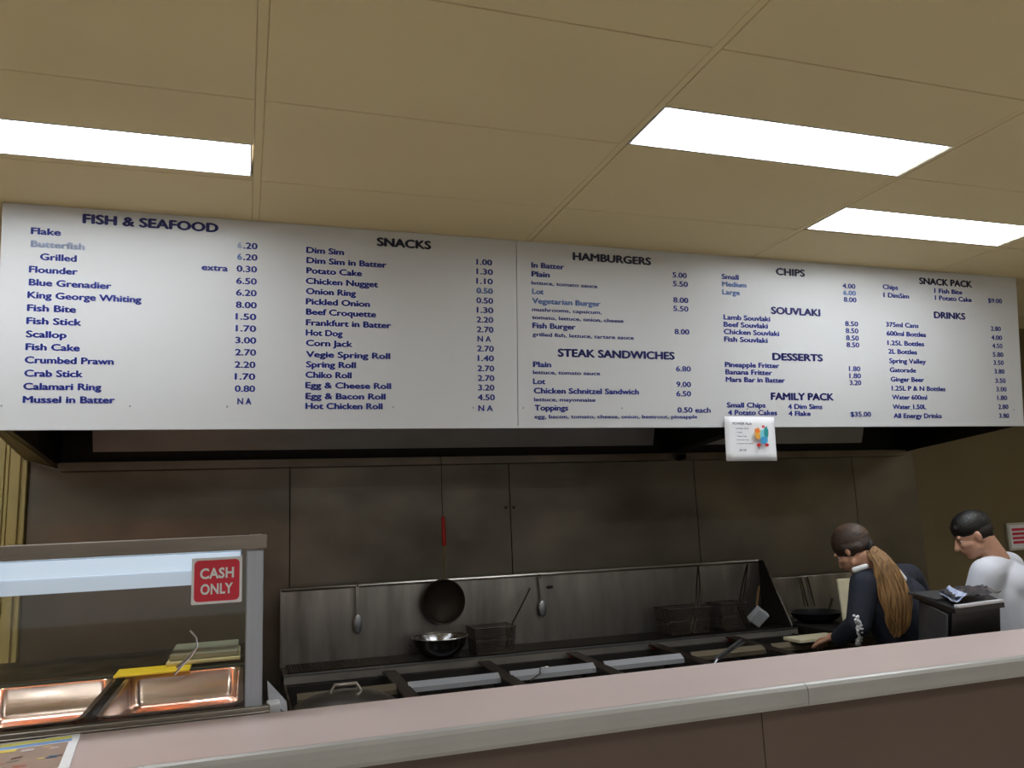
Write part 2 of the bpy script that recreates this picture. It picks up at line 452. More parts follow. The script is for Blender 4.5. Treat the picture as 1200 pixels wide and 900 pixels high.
# ============================================================= SETTING
CZ = 2.87
def slab(name, x0, x1, y0, y1, z0, z1, m, parent=None):
    o = MB().box(x0, x1, y0, y1, z0, z1).build(name, m, parent)
    if parent is None: struct(o)
    return o
XW0, XW1, YW0, YW1 = -3.0, 6.4, -3.2, 4.42
slab('floor', XW0, XW1, YW0, YW1 + 0.1, -0.05, 0, M_floor)
ceiling = slab('ceiling', XW0, XW1, YW0, YW1 + 0.1, CZ + 0.06, CZ + 0.10, M_gap)
wf = slab('wall_front', XW0, XW1, YW0 - 0.1, YW0, 0, 0.5, M_room)
for n_, (a, c, z0, z1) in enumerate(((XW0, XW1, 2.6, CZ + .06), (XW0, -2.0, .5, 2.6), (5.0, XW1, .5, 2.6))): MB().box(a, c, YW0 - .1, YW0, z0, z1).build('wall_piece', M_room, wf)
win = MB(); 
for x in (-2.0, .3, 2.65, 4.95): win.box(x, x + .05, YW0 - .07, YW0 - .03, .5, 2.6)
win.box(-2.0, 5.0, YW0 - .07, YW0 - .03, .5, .55); win.box(-2.0, 5.0, YW0 - .07, YW0 - .03, 2.55, 2.6)
struct(win.build('fill_window_1', M_alu))  # unseen shop window added to let in daylight fill for ceiling and board
struct(slab('pavement', -12, 16, -12, YW0 - .1, -.06, -.01, M_room))
slab('wall_right', XW1, XW1 + 0.1, YW0, YW1 + 0.1, 0, CZ + 0.06, M_room)
slab('wall_left', XW0 - 0.1, XW0, YW0, YW1 + 0.1, 0, CZ + 0.06, M_room)
wall_back = slab('wall_back', XW0, XW1, YW1, YW1 + 0.1, 0, CZ + 0.06, M_wall)
# ceiling tiles 1.2 x 0.6 m with joint strips
GX = [0.030 + 1.2095 * k for k in range(-3, 6)]; GY = [1.745 + 0.5935 * k for k in range(-9, 6)]
cut = {}      # (column, row) -> where the far half holds a light
LIGHTS = {'L1': (-1.165, 0.010, 2.640, 2.896), 'L2': (1.256, 2.447, 2.070, 2.334), 'L3': (2.466, 3.657, 2.655, 2.920),
          'L4': (0.046, 1.224, -0.93, -0.67), 'L5': (2.466, 3.657, -0.33, -0.07), 'L6': (-2.374, -1.196, -0.33, -0.07), 'L7': (4.885, 6.05, 1.47, 1.73), 'L8': (-2.374, -1.196, 2.640, 2.896)}  # the panels on this line are unseen, added to brighten the room
def covered(x0, x1, y0, y1):
    for L in LIGHTS.values():
        if L[0] < (x0 + x1) / 2 < L[1] and y0 < (L[2] + L[3]) / 2 < y1: return L
for i in range(len(GX) - 1):
    x0, x1 = GX[i] + 0.015, GX[i + 1] - 0.015
    x0c, x1c = max(x0, XW0), min(x1, XW1)
    if x1c - x0c < 0.02: continue
    for j in range(len(GY) - 1):
        y0, y1 = max(GY[j] + 0.002, YW0), min(GY[j + 1] - 0.002, YW1)
        if y1 - y0 < 0.02: continue
        L = covered(x0, x1, y0, y1)
        if L:
            for a, b in ((y0, L[2] - 0.003), (L[3] + 0.003, y1)):
                if b - a > 0.01: MB().box(x0c, x1c, a, b, CZ, CZ + 0.012, 0.0015, 1).build('ceiling_tile', M_ceil, ceiling)
        else:
            MB().box(x0c, x1c, y0, y1, CZ, CZ + 0.012, 0.0015, 1).build('ceiling_tile', M_ceil, ceiling)
for g in GX:
    if XW0 < g < XW1: MB().box(g - 0.0145, g + 0.0145, YW0, YW1, CZ + 0.001, CZ + 0.01, 0.003, 1).build('joint_strip', M_strip, ceiling)
# stainless sheets on the back wall
SX = [-0.985, 0.230, 1.450, 2.670, 3.890, 4.42]
for a, b in zip(SX, SX[1:]):
    MB().box(a + 0.002, b - 0.002, YW1 - 0.02, YW1, 0.0, 2.35, 0.0015, 1).build('steel_sheet', M_ss, wall_back)
rv = MB()
for x in (1.425, 1.472):
    for z in (1.66, 2.2, 1.1): rv.lathe([(0.010, 0), (0.007, -0.004), (0.0, -0.005)], (x, YW1 - 0.02, z), 10, Matrix.Rotation(-math.pi / 2, 3, 'X'), cap0=False)
rv.build('rivets', M_black, wall_back)
# timber boarded panelling and architrave beside the steel sheets, facing the shop
wl = MB().box(XW0, -.988, 4.385, YW1, 0, CZ).build('wall_panelling', M_wood, None); struct(wl)
for a, c, w in ((-1.006, -.988, 0), (-1.059, -1.016, .006), (-1.077, -1.064, .002), (-1.30, -1.082, .004), (-1.53, -1.305, .004), (-1.76, -1.535, .004)):
    MB().box(a, c, 4.372 - w, 4.386, 0, 2.7, 0.002, 1).build('board', M_wood, wl)
MB().box(-1.6, -.885, 4.16, 4.36, .935, 1.04, .005).build('timber_ledge', M_wood2, wl)

# ============================================================= LIGHTS OVERHEAD
def ceiling_light(L, label, visible=True):
    x0, x1, y0, y1 = L
    t = empty('ceiling_light')
    tag(t, label, 'ceiling light', 'recessed fluorescent panels')
    f = MB(); w = 0.006; zt = CZ + 0.045
    f.box(x0, x1, y0, y0 + w, CZ, zt); f.box(x0, x1, y1 - w, y1, CZ, zt); f.box(x0, x0 + w, y0 + w, y1 - w, CZ, zt); f.box(x1 - w, x1, y0 + w, y1 - w, CZ, zt)
    f.build('frame', M_white, t)
    MB().box(x0 + w, x1 - w, y0 + w, y1 - w, CZ + 0.012, CZ + 0.020).build('diffuser', M_lamp, t)
    anchor(t, ((x0 + x1) / 2, (y0 + y1) / 2, CZ))
ceiling_light(LIGHTS['L1'], 'lit recessed ceiling panel at the left, above the fish and seafood prices')
ceiling_light(LIGHTS['L2'], 'largest lit recessed ceiling panel, right of centre and nearer the viewer')
ceiling_light(LIGHTS['L3'], 'lit recessed ceiling panel at the far right, just above the menu board')
ceiling_light(LIGHTS['L4'], 'unseen lit recessed ceiling panel added behind the viewer')
ceiling_light(LIGHTS['L5'], 'unseen lit recessed ceiling panel added behind the viewer to the right')
ceiling_light(LIGHTS['L6'], 'unseen lit recessed ceiling panel added behind the viewer to the left')
ceiling_light(LIGHTS['L8'], 'unseen lit recessed ceiling panel added beyond the left of the picture')
ceiling_light(LIGHTS['L7'], 'unseen lit recessed ceiling panel added beyond the right of the picture')

# ============================================================= MENU BOARD
TT = math.tan(math.radians(5.8)); O = V((-0.89, 3.34, 2.868)); U = V((1, 0, 0)); D = V((0, TT, -1)).normalized(); N = V((0, -1, -TT)).normalized()
HB = 0.862
board = empty('menu_board'); tag(board, 'long white menu board with blue lettering hanging under the ceiling', 'menu board')
panels = []
for a, b in ((0, 2.0715), (2.0745, 5.172)):
    p = [O + U * a, O + U * b, O + U * b + D * HB, O + U * a + D * HB]
    panels.append(MB().prism(p, -N * 0.022).build('panel', M_board, board))
tr = MB().prism([O + D * (HB - 0.004) + N * 0.004, O + U * 5.172 + D * (HB - 0.004) + N * 0.004, O + U * 5.172 + D * (HB + 0.008) + N * 0.004, O + D * (HB + 0.008) + N * 0.004], -N * 0.03)
tr.build('bottom_trim', M_board, board)
sc = MB()
for u in (0.02, 0.46, 0.82, 1.5, 1.86, 2.1, 2.6, 2.95, 3.3, 3.75, 4.35, 5.1):
    for v in (HB - 0.085,): sc.lathe([(0.0045, 0), (0.003, 0.002), (0, 0.0025)], O + U * u + D * v, 8, V((0, 0, 1)).rotation_difference(N).to_matrix(), cap0=False)
sc.build('screws', M_grey, board)['kind'] = 'stuff'
STY = {'H': (0.040, M_txt_head, 0.0, 'heading'), 'K': (0.040, M_txt_k, 0.0, 'heading'), 'I': (0.0275, M_txt, 0.0, 'menu_item'), 'F': (0.0275, M_txt_f, 0.0, 'menu_item'),
       'L': (0.0275, M_txt_l, 0.0, 'menu_item'), 'P': (0.0275, M_txt, 0.0, 'price'), 'S': (0.0185, M_txt, 0.0, 'menu_note')}
for k, body, u, v, w in TEXT:
    cap, m, bold, nm = STY[k]; dp = .055 if k in 'HK' else .045 if k in 'IFL' else .034 if k == 'P' else .030
    lettering(body, O + U * u + D * v + N * 0.0006, U, -D, w, cap, m, panels[0] if u < 2.07 else panels[1], bold, nm, 0.001, dp)
anchor(board, (1.69, 3.42, 2.01))
# paper notice clipped to the lower edge
note = empty('paper_notice'); tag(note, 'small white printed notice with a coloured picture, stuck under the family pack prices', 'notice')
c0 = V((2.262, 3.404, 2.055)); NU = V((1, 0.03, -0.01)).normalized(); ND = V((-0.01, TT * 0.9, -1)).normalized(); NN = ND.cross(NU).normalized()
if NN.y > 0: NN = -NN
P = lambda u, v, n=0: c0 + NU * u + ND * v + NN * n
g = MB(); 
nx, ny = 8, 6; vs = [[g.b.verts.new(P(0.30 * i / nx, 0.222 * j / ny, 0.006 * math.sin(i * 0.9) * (j / ny) + 0.008 * (j / ny) ** 2)) for i in range(nx + 1)] for j in range(ny + 1)]
for j in range(ny):
    for i in range(nx): g.b.faces.new((vs[j][i], vs[j][i + 1], vs[j + 1][i + 1], vs[j + 1][i]))
sh = g.build('sheet', M_paper, note, True); md = sh.modifiers.new('t', 'SOLIDIFY'); md.thickness = 0.001
for body, u, v, w, cap in (('POWER Pack', .035, .036, .115, .013), ('Includes drink', .055, .060, .075, .007), ('1 Fish', .055, .080, .035, .006), ('1 Potato Cake', .055, .099, .062, .006), ('2 Dim Sims Chips', .055, .117, .075, .006), ('1 Calamari Ring Sauce', .055, .135, .10, .006), ('$9.50', .072, .168, .04, .010)):
    lettering(body, P(u, v, 0.017), NU, -ND, w, cap, M_txt_k, note, 0.02, 'lettering')
for i, (u, v, a, b, col) in enumerate(((.185, .085, .018, .030, (222, 160, 60)), (.182, .070, .016, .012, (228, 120, 40)), (.215, .088, .018, .024, (120, 200, 210)), (.235, .080, .014, .032, (30, 140, 140)), (.222, .118, .022, .020, (60, 150, 200)), (.218, .050, .010, .007, (230, 80, 90)), (.188, .142, .012, .009, (190, 30, 40)), (.236, .142, .013, .009, (190, 30, 40)))):
    q = MB(); vv = [q.b.verts.new(P(u + a * math.cos(t * math.pi / 7), v + b * math.sin(t * math.pi / 7) * (1 + .2 * math.sin(3 * t)), 0.0165 + 0.0003 * i)) for t in range(14)]; q.b.faces.new(vv)
    q.build('picture_patch', mat('print_%d' % i, srgb(*col), 0.6), note)
anchor(note, (2.41, 3.42, 1.83))

# ============================================================= EXTRACTION HOOD
hood = empty('extraction_hood'); tag(hood, 'long dark stainless extraction hood hanging behind the menu board', 'extraction hood')
zf, zb = 2.005, 1.925; HX0, HX1 = -0.862, 4.272; HY0, HY1 = 3.455, 4.397
def side(x, t, m, name='side_panel'):
    MB().prism([(x, HY0, zf), (x, HY1, zb), (x, HY1, 2.80), (x, HY0, 2.80)], (t, 0, 0)).build(name, m, hood)
side(HX0, 0.02, M_hood); side(HX1, -0.02, M_hood)
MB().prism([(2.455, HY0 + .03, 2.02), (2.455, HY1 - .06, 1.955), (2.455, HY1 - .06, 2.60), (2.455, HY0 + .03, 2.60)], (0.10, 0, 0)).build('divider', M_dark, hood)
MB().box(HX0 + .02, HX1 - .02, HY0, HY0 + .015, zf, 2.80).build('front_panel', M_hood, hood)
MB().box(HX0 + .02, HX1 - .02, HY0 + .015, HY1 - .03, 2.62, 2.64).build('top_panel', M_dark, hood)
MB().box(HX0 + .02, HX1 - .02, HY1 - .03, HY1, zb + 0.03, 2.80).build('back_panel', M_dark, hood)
for a, b in ((HX0 + 0.16, 2.36), (2.62, 3.93)):       # baffle plates, leaning
    MB().prism([(a, 4.335, 2.00), (b, 4.335, 2.00), (b, 4.12, 2.60), (a, 4.12, 2.60)], (0, 0.012, 0.004)).build('baffle_plate', M_baf, hood)
for a, b in ((HX0 + .02, 2.452), (2.558, HX1 - .02)):
    g = MB(); g.box(a, b, 4.29, 4.302, zb - .018, zb + .022); g.box(a, b, 4.302, HY1, zb - .018, zb - .010); g.build('grease_gutter', M_rim, hood)
MB().prism([(HX0 - .001, HY0, zf - .002), (-1.0, HY0, zf + .10), (-1.0, 4.369, zb + .045), (HX0 - .001, 4.369, zb - .0)], (0, 0, .012)).build('side_flange', mat('shaded_flange_paint', srgb(104, 88, 60), .6), hood)  # cream flange with its shade put into the paint colour
anchor(hood, (1.7, 4.39, 1.925))

# ============================================================= FRYER RANGE
def zs(x): return 0.926 - 0.0040 * (x - 0.18)
FX0, FX1 = 0.185, 2.985; SY = 4.27
fr = empty('fryer_range'); tag(fr, 'long stainless fryer range with a tall splashback and six dark oil tanks', 'fryer')
MB().prism([(FX0, SY, 0.5), (FX1, SY, 0.5), (FX1, SY, 1.280), (FX0, SY, 1.292)], (0, 0.02, 0)).build('splashback', M_ssp, fr)
MB().tube([(FX0 - .003, SY - .006, 1.290), (FX1 + .004, SY - .006, 1.280)], 0.0095, 8).build('top_rail', M_sst, fr)
MB().box(FX0 - .006, FX0 + .004, SY - .012, SY + .02, .5, 1.292).build('edge_strip', M_sst, fr)
MB().prism([(FX1, 4.265, 1.285), (FX1, 4.225, 1.285), (FX1, 4.0, 0.925), (FX1, 4.0, .60), (FX1, 4.265, .60)], (0.008, 0, 0)).build('end_gusset', M_dark, fr)
MB().tube([(FX1 + .004, 4.222, 1.286), (FX1 + .004, 3.998, 0.925)], 0.004, 6).build('gusset_edge', M_sst, fr)
xe = 3.02
MB().prism([(FX0, 4.00, zs(FX0) - .012), (xe, 4.00, zs(xe) - .012), (xe, SY, zs(xe) - .012), (FX0, SY, zs(FX0) - .012)], (0, 0, 0.004)).build('drain_shelf', M_ssd, fr)
nl = 6; pitch = (xe - FX0) / nl
for i in range(nl):
    a, b = FX0 + i * pitch + .001, FX0 + (i + 1) * pitch - .001
    g = MB().prism([(a, 3.992, zs(a) - .042), (b, 3.992, zs(b) - .042), (b, 3.992, zs(b)), (a, 3.992, zs(a))], (0, .010, 0))
    g.build('shelf_lip', mat('lip_steel', srgb(150, 144, 136), .4, .6, var=.45, scale=(2.5, 2, 2)), fr)
    MB().prism([(a, 3.988, zs(a) - .004), (b, 3.988, zs(b) - .004), (b, 3.988, zs(b) + .002), (a, 3.988, zs(a) + .002)], (0, .012, 0)).build('lip_highlight', M_alu, fr)  # bright strip stands in for the highlight along the lip
g = MB()          # perforated drain grid standing on the shelf
n = 230
for i in range(n):
    x = FX0 + .02 + (FX1 - FX0 - .04) * i / (n - 1)
    g.hexa([(x - .0025, 4.02, zs(x) + .002), (x + .0025, 4.02, zs(x) + .002), (x + .0025, 4.25, zs(x) + .002), (x - .0025, 4.25, zs(x) + .002), (x - .0025, 4.02, zs(x) + .007), (x + .0025, 4.02, zs(x) + .007), (x + .0025, 4.25, zs(x) + .007), (x - .0025, 4.25, zs(x) + .007)])
for y in [4.02 + .23 * k / 7 for k in range(8)]:
    g.prism([(FX0 + .02, y, zs(FX0)), (FX1 - .02, y, zs(FX1)), (FX1 - .02, y, zs(FX1) + .005), (FX0 + .02, y, zs(FX0) + .005)], (0, .004, 0))
gr = g.build('drain_grid', M_wire, fr); gr['kind'] = 'stuff'
MB().box(FX0, FX1, 3.24, 3.26, 0.1, 0.89, .004).build('front_panel', M_ssd, fr)
MB().box(FX0, FX1, 3.26, 4.26, 0.08, 0.74).build('body', M_ssd, fr)
for x in (FX0, FX1 - .01): MB().box(x, x + .01, 3.26, 4.0, .74, .885).build('side_panel', M_ssd, fr)
MB().box(FX0 + .01, FX1 - .01, 3.96, 3.985, .74, .88).build('tank_back', M_dark, fr)
TX = [0.235 + .4725 * i for i in range(6)]
for i, x in enumerate(TX):
    a, b = x, x + .395
    MB().box(a, b, 3.30, 3.95, .75, .80).build('oil', M_oil, fr)
    z0, z1 = zs(a) * 0 + .898, .898
    h = MB(); h.prism([(a - .012, 3.622, .886), (b + .012, 3.622, .886), (b + .012, 3.650, .903), (a - .012, 3.650, .903)], (0, 0.004, .003)); h.box(a - .012, b + .012, 3.618, 3.628, .866, .887)
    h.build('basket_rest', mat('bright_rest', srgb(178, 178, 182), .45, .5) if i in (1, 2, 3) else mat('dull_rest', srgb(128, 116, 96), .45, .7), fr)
    if i < 5:
        q = b; w = TX[i + 1] - b
        MB().prism([(q + .018, 3.27, .872), (q + w - .002, 3.27, .872), (q + w - .008, 3.98, .90), (q + .008, 3.98, .90)], (0, 0, .006)).build('tank_divider', mat('divider_brown_steel', srgb(70, 58, 50), .5, .9), fr)
        l = MB().box(q + .025, q + .06, 3.975, 3.989, .876, .892, .003).build('indicator_lamp', mat('amber_lens', srgb(150, 60, 30), .4), fr)
anchor(fr, (1.58, 3.9, 0.0))
fr['label'] = 'long stainless fryer range with tall splashback, drain shelf and dark oil tanks'

# things hanging on the splashback and hood
def spatula(x, ztop, L, label, blade=0.03, col=None, tilt=0.0):
    t = empty('serving_spoon' if blade < .035 else 'fish_slice'); tag(t, label, 'utensil')
    y = SY - 0.03
    MB().prism([(x - .009, y, ztop), (x + .009, y, ztop), (x + .006 + tilt, y, ztop - L * .62), (x - .006 + tilt, y, ztop - L * .62)], (0, .003, 0)).build('handle', M_sst, t)
    g = MB(); c = V((x + tilt, y, ztop - L * .8)); g.ell(c, (blade * .62, .006, L * .2)); g.build('bowl' if blade < .035 else 'blade', M_alu, t, True)
    MB().tube([(x, y + .012, ztop + .012), (x, y - .004, ztop + .010), (x, y - .004, ztop - .012)], .0022, 6).build('hook', M_wire, t)
    anchor(t, (x, y, ztop))
spatula(0.557, 1.296, 0.245, 'long pale serving spoon hanging at the left of the fryer splashback', .034)
spatula(1.555, 1.275, 0.215, 'narrow fish slice hanging near the middle of the fryer splashback', .036, tilt=.006)
h = MB(); h.box(1.60, 1.635, SY - .012, SY - .002, 1.205, 1.222, .003); o = h.build('wall_bracket', M_black); tag(o, 'tiny dark bracket on the fryer splashback right of the fish slice', 'bracket')
sv = empty('strainer'); tag(sv, 'round wire strainer with a red handle hanging from the hood gutter', 'strainer')
yv = 4.215
MB().tube([(1.008, 4.287, 1.948), (1.018, 4.275, 1.95), (1.020, 4.262, 1.93), (1.014, 4.25, 1.75), (1.008, yv, 1.625)], .0022, 6).build('hanging_wire', M_wire, sv)
MB().cap((1.010, yv, 1.612), .0105, (1.012, yv, 1.478), .0115).build('handle', M_redp, sv, True)
MB().tube([(1.012, yv, 1.475), (1.010, yv, 1.36), (1.004, yv, 1.295)], .0032, 8).build('shaft', mat('brass_rod', srgb(150, 130, 80), .35, 1.0), sv)
R_ = Matrix.Rotation(math.pi / 2, 3, 'X')
cs = V((1.000, yv - .004, 1.182))
g = MB(); g.tube([cs + V((.113 * math.cos(t), 0, .113 * math.sin(t))) for t in [2 * math.pi * k / 40 for k in range(41)]], .0042, 8, False); g.build('rim', M_wire, sv, True)
MB().lathe([(.110, 0), (.095, -.016), (.06, -.030), (.0, -.036)], cs, 40, R_, cap0=False).build('mesh_bowl', M_mesh, sv, True)
g = MB()
for k in range(-10, 11):
    a = k * .0103; r = math.sqrt(max(0, .108 ** 2 - a * a))
    g.tube([cs + V((a, -.004, -r)), cs + V((a, -.004, r))], .0009, 4); g.tube([cs + V((-r, -.004, a)), cs + V((r, -.004, a))], .0009, 4)
w = g.build('wire_mesh', M_wire, sv); w['kind'] = 'stuff'
anchor(sv, (1.0, yv, 1.07))
# steel bowl on the shelf
bw = empty('mixing_bowl'); tag(bw, 'round steel mixing bowl standing on the drain shelf below the strainer', 'bowl')
cb = V((0.945, 4.085, zs(.95) + .004)); 
MB().lathe([(.060, 0), (.098, .022), (.126, .055), (.139, .098), (.141, .100), (.134, .096), (.121, .055), (.093, .026), (.055, .005), (0, .004)], cb, 48).build('bowl', mat('bowl_steel', srgb(150, 150, 152), .22, 1.0), bw, True)
g = MB(); g.tube([cb + V((.141 * math.cos(t), .141 * math.sin(t), .100)) for t in [2 * math.pi * k / 48 for k in range(49)]], .0032, 6, False); g.build('rolled_rim', M_sst, bw, True)
anchor(bw, cb)
# fry baskets
def fry_basket(x0, x1, y0, y1, z0, h, hpts, label, double=True):
    t = empty('fry_basket'); tag(t, label, 'fry basket', 'fry baskets on the drain shelf')
    g = MB(); fl = .012
    def ring(z, f, r): 
        g.tube([(x0 - f, y0 - f, z), (x1 + f, y0 - f, z), (x1 + f, y1 + f, z), (x0 - f, y1 + f, z), (x0 - f, y0 - f, z)], r, 6)
    ring(z0 + h, fl, .0035); ring(z0 + h * .5, fl * .5, .0018); ring(z0, 0, .0025)
    g.build('frame', M_wire, t)
    g = MB(); n = 24
    for i in range(n + 1):
        x = x0 + (x1 - x0) * i / n; xt = x0 - fl + (x1 - x0 + 2 * fl) * i / n
        for ya, yb in ((y0, y0 - fl), (y1, y1 + fl)): g.tube([(x, ya, z0), (xt, yb, z0 + h)], .0011, 4)
        g.tube([(x, y0, z0), (x, y1, z0)], .0011, 4)
    for i in range(15):
        y = y0 + (y1 - y0) * i / 14; yt = y0 - fl + (y1 - y0 + 2 * fl) * i / 14
        for xa, xb in ((x0, x0 - fl), (x1, x1 + fl)): g.tube([(xa, y, z0), (xb, yt, z0 + h)], .0011, 4)
    for j in range(1, 15):
        z = z0 + h * j / 15; f = fl * j / 15
        g.tube([(x0 - f, y0 - f, z), (x1 + f, y0 - f, z), (x1 + f, y1 + f, z), (x0 - f, y1 + f, z), (x0 - f, y0 - f, z)], .0010, 4)
    w = g.build('wire_mesh', M_mesh, t); w['kind'] = 'stuff'
    MB().box(x0 + .004, x1 - .004, y0 + .004, y1 - .004, z0 + .003, z0 + .006).build('floor_plate', M_mesh, t)
    g = MB(); g.tube(hpts, .0042, 8)
    if double: g.tube([V(p) + V((.022 if k < len(hpts) - 1 else .004, 0, 0)) for k, p in enumerate(hpts)], .0042, 8)
    g.build('handle', M_wire, t, True)
    anchor(t, ((x0 + x1) / 2, (y0 + y1) / 2, z0))
fry_basket(1.120, 1.315, 4.025, 4.17, zs(1.2) + .008, .125, [(1.285, 4.06, zs(1.3) + .02), (1.325, 4.06, 1.065), (1.40, 4.14, 1.13), (1.49, 4.235, 1.215)], 'fry basket right of the steel bowl with its handle leaning to the right', False)
fry_basket(2.235, 2.475, 4.05, 4.20, zs(2.35) + .012, .135, [(2.345, 4.04, .93), (2.40, 4.05, 1.06), (2.47, 4.14, 1.17), (2.555, 4.25, 1.270)], 'fry basket in the right half of the shelf with a long upright handle')
fry_basket(2.575, 2.715, 4.05, 4.20, zs(2.7) + .012, .140, [(2.700, 4.035, .95), (2.665, 4.035, 1.05), (2.78, 4.15, 1.155), (2.895, 4.25, 1.265)], 'fry basket nearest the gusset at the right end of the shelf')
# chip scoop
cs_ = empty('chip_scoop'); tag(cs_, 'small bright steel scoop lying at the right end of the drain shelf', 'scoop')
Rz = Euler((0.5, 0.62, 0.0)).to_matrix()
MB().box(-.040, .040, -.022, .022, -.048, .048, .006, rot=Rz, at=(2.815, 4.07, zs(2.8) + .066)).build('scoop_body', mat('scoop_steel', srgb(190, 192, 196), .5, .5), cs_)
MB().tube([(2.845, 4.12, 1.03), (2.90, 4.18, 1.08), (2.945, 4.22, 1.13)], .007, 8).build('handle', M_wood2, cs_)
anchor(cs_, (2.80, 4.09, zs(2.8)))
tg = MB(); tg.prism([(2.03, 3.29, .930), (2.045, 3.28, .930), (2.39, 3.58, .938), (2.375, 3.59, .938)], (0, 0, .004)); tg.prism([(2.03, 3.29, .938), (2.045, 3.28, .938), (2.38, 3.585, .950), (2.365, 3.595, .950)], (0, 0, .004))
tg.tube([(1.99, 3.26, .905), (2.035, 3.285, .934)], .006, 6)
o = tg.build('tongs', M_alu); tag(o, 'steel tongs lying across the right hand fryer tanks', 'tongs')
tw = MB().tube([(1.19, 3.42, .905), (1.26, 3.50, .910), (1.30, 3.60, .915), (1.345, 3.615, .915)], .0032, 6).build('skimmer_handle', M_sst); tag(tw, 'thin wire skimmer handle lying across the third fryer tank', 'skimmer')

# ============================================================= GRIDDLE BENCH at the right
gb = empty('griddle_bench'); tag(gb, 'low steel griddle bench with a short splashback right of the fryer', 'griddle')
MB().box(3.04, 4.10, 3.62, 4.38, .08, .895).build('body', M_ssd, gb)
MB().box(3.035, 4.105, 3.60, 4.30, .895, .925, .004).build('top_plate', M_dark, gb)
MB().box(3.06, 4.10, 4.30, 4.318, .925, 1.166, .003).build('splashback', M_ssp, gb)
for x in (3.305, 3.355): MB().tube([(x, 4.292, 1.16), (x + .03, 4.288, .98)], .004, 6).build('hanging_utensil', M_wire, gb)  # thin dark rods for utensils hanging at the splashback
tag(MB().box(2.70, 2.97, 3.56, 3.70, .9075, .925, .004).build('cutting_board', M_cream), 'thin cream cutting board lying flat at the right end of the fryers', 'cutting board')
anchor(gb, (3.57, 4.0, 0))
wk = empty('frying_pan'); tag(wk, 'black frying pan standing on the griddle bench beside the woman', 'pan')
cw = V((3.20, 4.05, .926))
MB().lathe([(.085, 0), (.13, .03), (.15, .058), (.144, .058), (.122, .03), (.08, .006), (0, .006)], cw, 36).build('pan_body', M_black, wk, True)
MB().tube([cw + V((.13, .05, .045)), cw + V((.24, .14, .10))], .008, 8).build('handle', M_wire, wk)
anchor(wk, cw)
cbd = MB().box(-.115, .115, -.009, .009, 0, .255, .008, rot=Matrix.Rotation(.02, 3, 'Y') @ Matrix.Rotation(-.1, 3, 'X'), at=(3.295, 3.80, .928)).build('chopping_board', M_cream); tag(cbd, 'cream chopping board standing upright on the griddle bench left of the woman', 'chopping board')

# ============================================================= FRONT COUNTER
ct = empty('service_counter'); tag(ct, 'long service counter with pale pink laminate top and grey rounded front edge', 'counter')
CX0, CX1 = -2.4, 5.2; CY0, CY1 = 2.02, 2.405
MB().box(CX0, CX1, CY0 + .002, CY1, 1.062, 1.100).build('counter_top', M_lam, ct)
for a, b in ((CX0, 1.5235), (1.5255, CX1)):      # nosing in two lengths
    pr = [(CY0 + .002, 1.0995), (CY0 - .006, 1.1005), (CY0 - .016, 1.097), (CY0 - .022, 1.088), (CY0 - .024, 1.072), (CY0 - .022, 1.050), (CY0 - .016, 1.040), (CY0 + .002, 1.040)]
    MB().prism([(a, y, z) for y, z in pr], (b - a, 0, 0)).build('edge_nosing', M_lip, ct)
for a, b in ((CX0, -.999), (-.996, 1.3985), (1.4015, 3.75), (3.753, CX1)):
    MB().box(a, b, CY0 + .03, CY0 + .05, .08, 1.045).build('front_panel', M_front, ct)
MB().box(CX0, CX1, CY0 + .05, CY0 + .08, 0, 1.045).build('carcass', M_dark, ct)
MB().box(CX0, CX1, CY0 + .08, CY1 - .02, 0, 1.062).build('cabinet_body', M_dark, ct)
MB().box(.068, 3.4, CY1 - .02, 2.84, .0, .925).build('rear_shelf', M_ssd, ct)
anchor(ct, (1.4, 2.2, 0))
# magazine
mg = empty('magazine'); tag(mg, 'colourful magazine lying on the counter at the lower left corner', 'magazine')
q = [V((-.60, 2.125, 1.1)), V((-.352, 2.06, 1.1)), V((-.385, 2.385, 1.1)), V((-.60, 2.405, 1.1))]
q = [V((-.66, 2.06, 1.1)), V((-.352, 2.06, 1.1)), V((-.386, 2.388, 1.1)), V((-.655, 2.350, 1.1))]
MB().prism(q, (0, 0, .006)).build('pages', M_paper, mg)
def on_mag(u, v): return q[0].lerp(q[1], u).lerp(q[3].lerp(q[2], u), v)
def patch(u0, u1, v0, v1, col, nm, k, sk=0.0):
    MB().prism([on_mag(u0, v0) + V((0, 0, .0062 + k)), on_mag(u1, v0 + sk) + V((0, 0, .0062 + k)), on_mag(u1, v1 + sk) + V((0, 0, .0062 + k)), on_mag(u0, v1) + V((0, 0, .0062 + k))], (0, 0, .0001)).build(nm, mat('mag_%d_%d_%d' % col, srgb(*col), .35), mg)
patch(.04, .95, .78, .86, (126, 168, 226), 'print_band', 0); patch(.3, .94, .87, .96, (232, 222, 110), 'print_band', 0)
patch(.04, .93, .03, .76, (160, 140, 128), 'print_photo', 0)
cols = [(120, 84, 84), (200, 186, 190), (92, 70, 64), (168, 98, 84), (70, 140, 170), (230, 214, 120), (120, 120, 110), (190, 160, 130), (60, 90, 120)]
rnd = random.Random(3)
for k in range(34):
    u = rnd.uniform(.06, .84); v = rnd.uniform(.05, .66); patch(u, u + rnd.uniform(.04, .10), v, v + rnd.uniform(.02, .07), cols[k % 9], 'print_patch', .0002 + k * .00002, rnd.uniform(-.03, .03))
patch(.04, .55, .66, .74, (228, 204, 96), 'print_band', .001)
anchor(mg, (-.5, 2.22, 1.1))

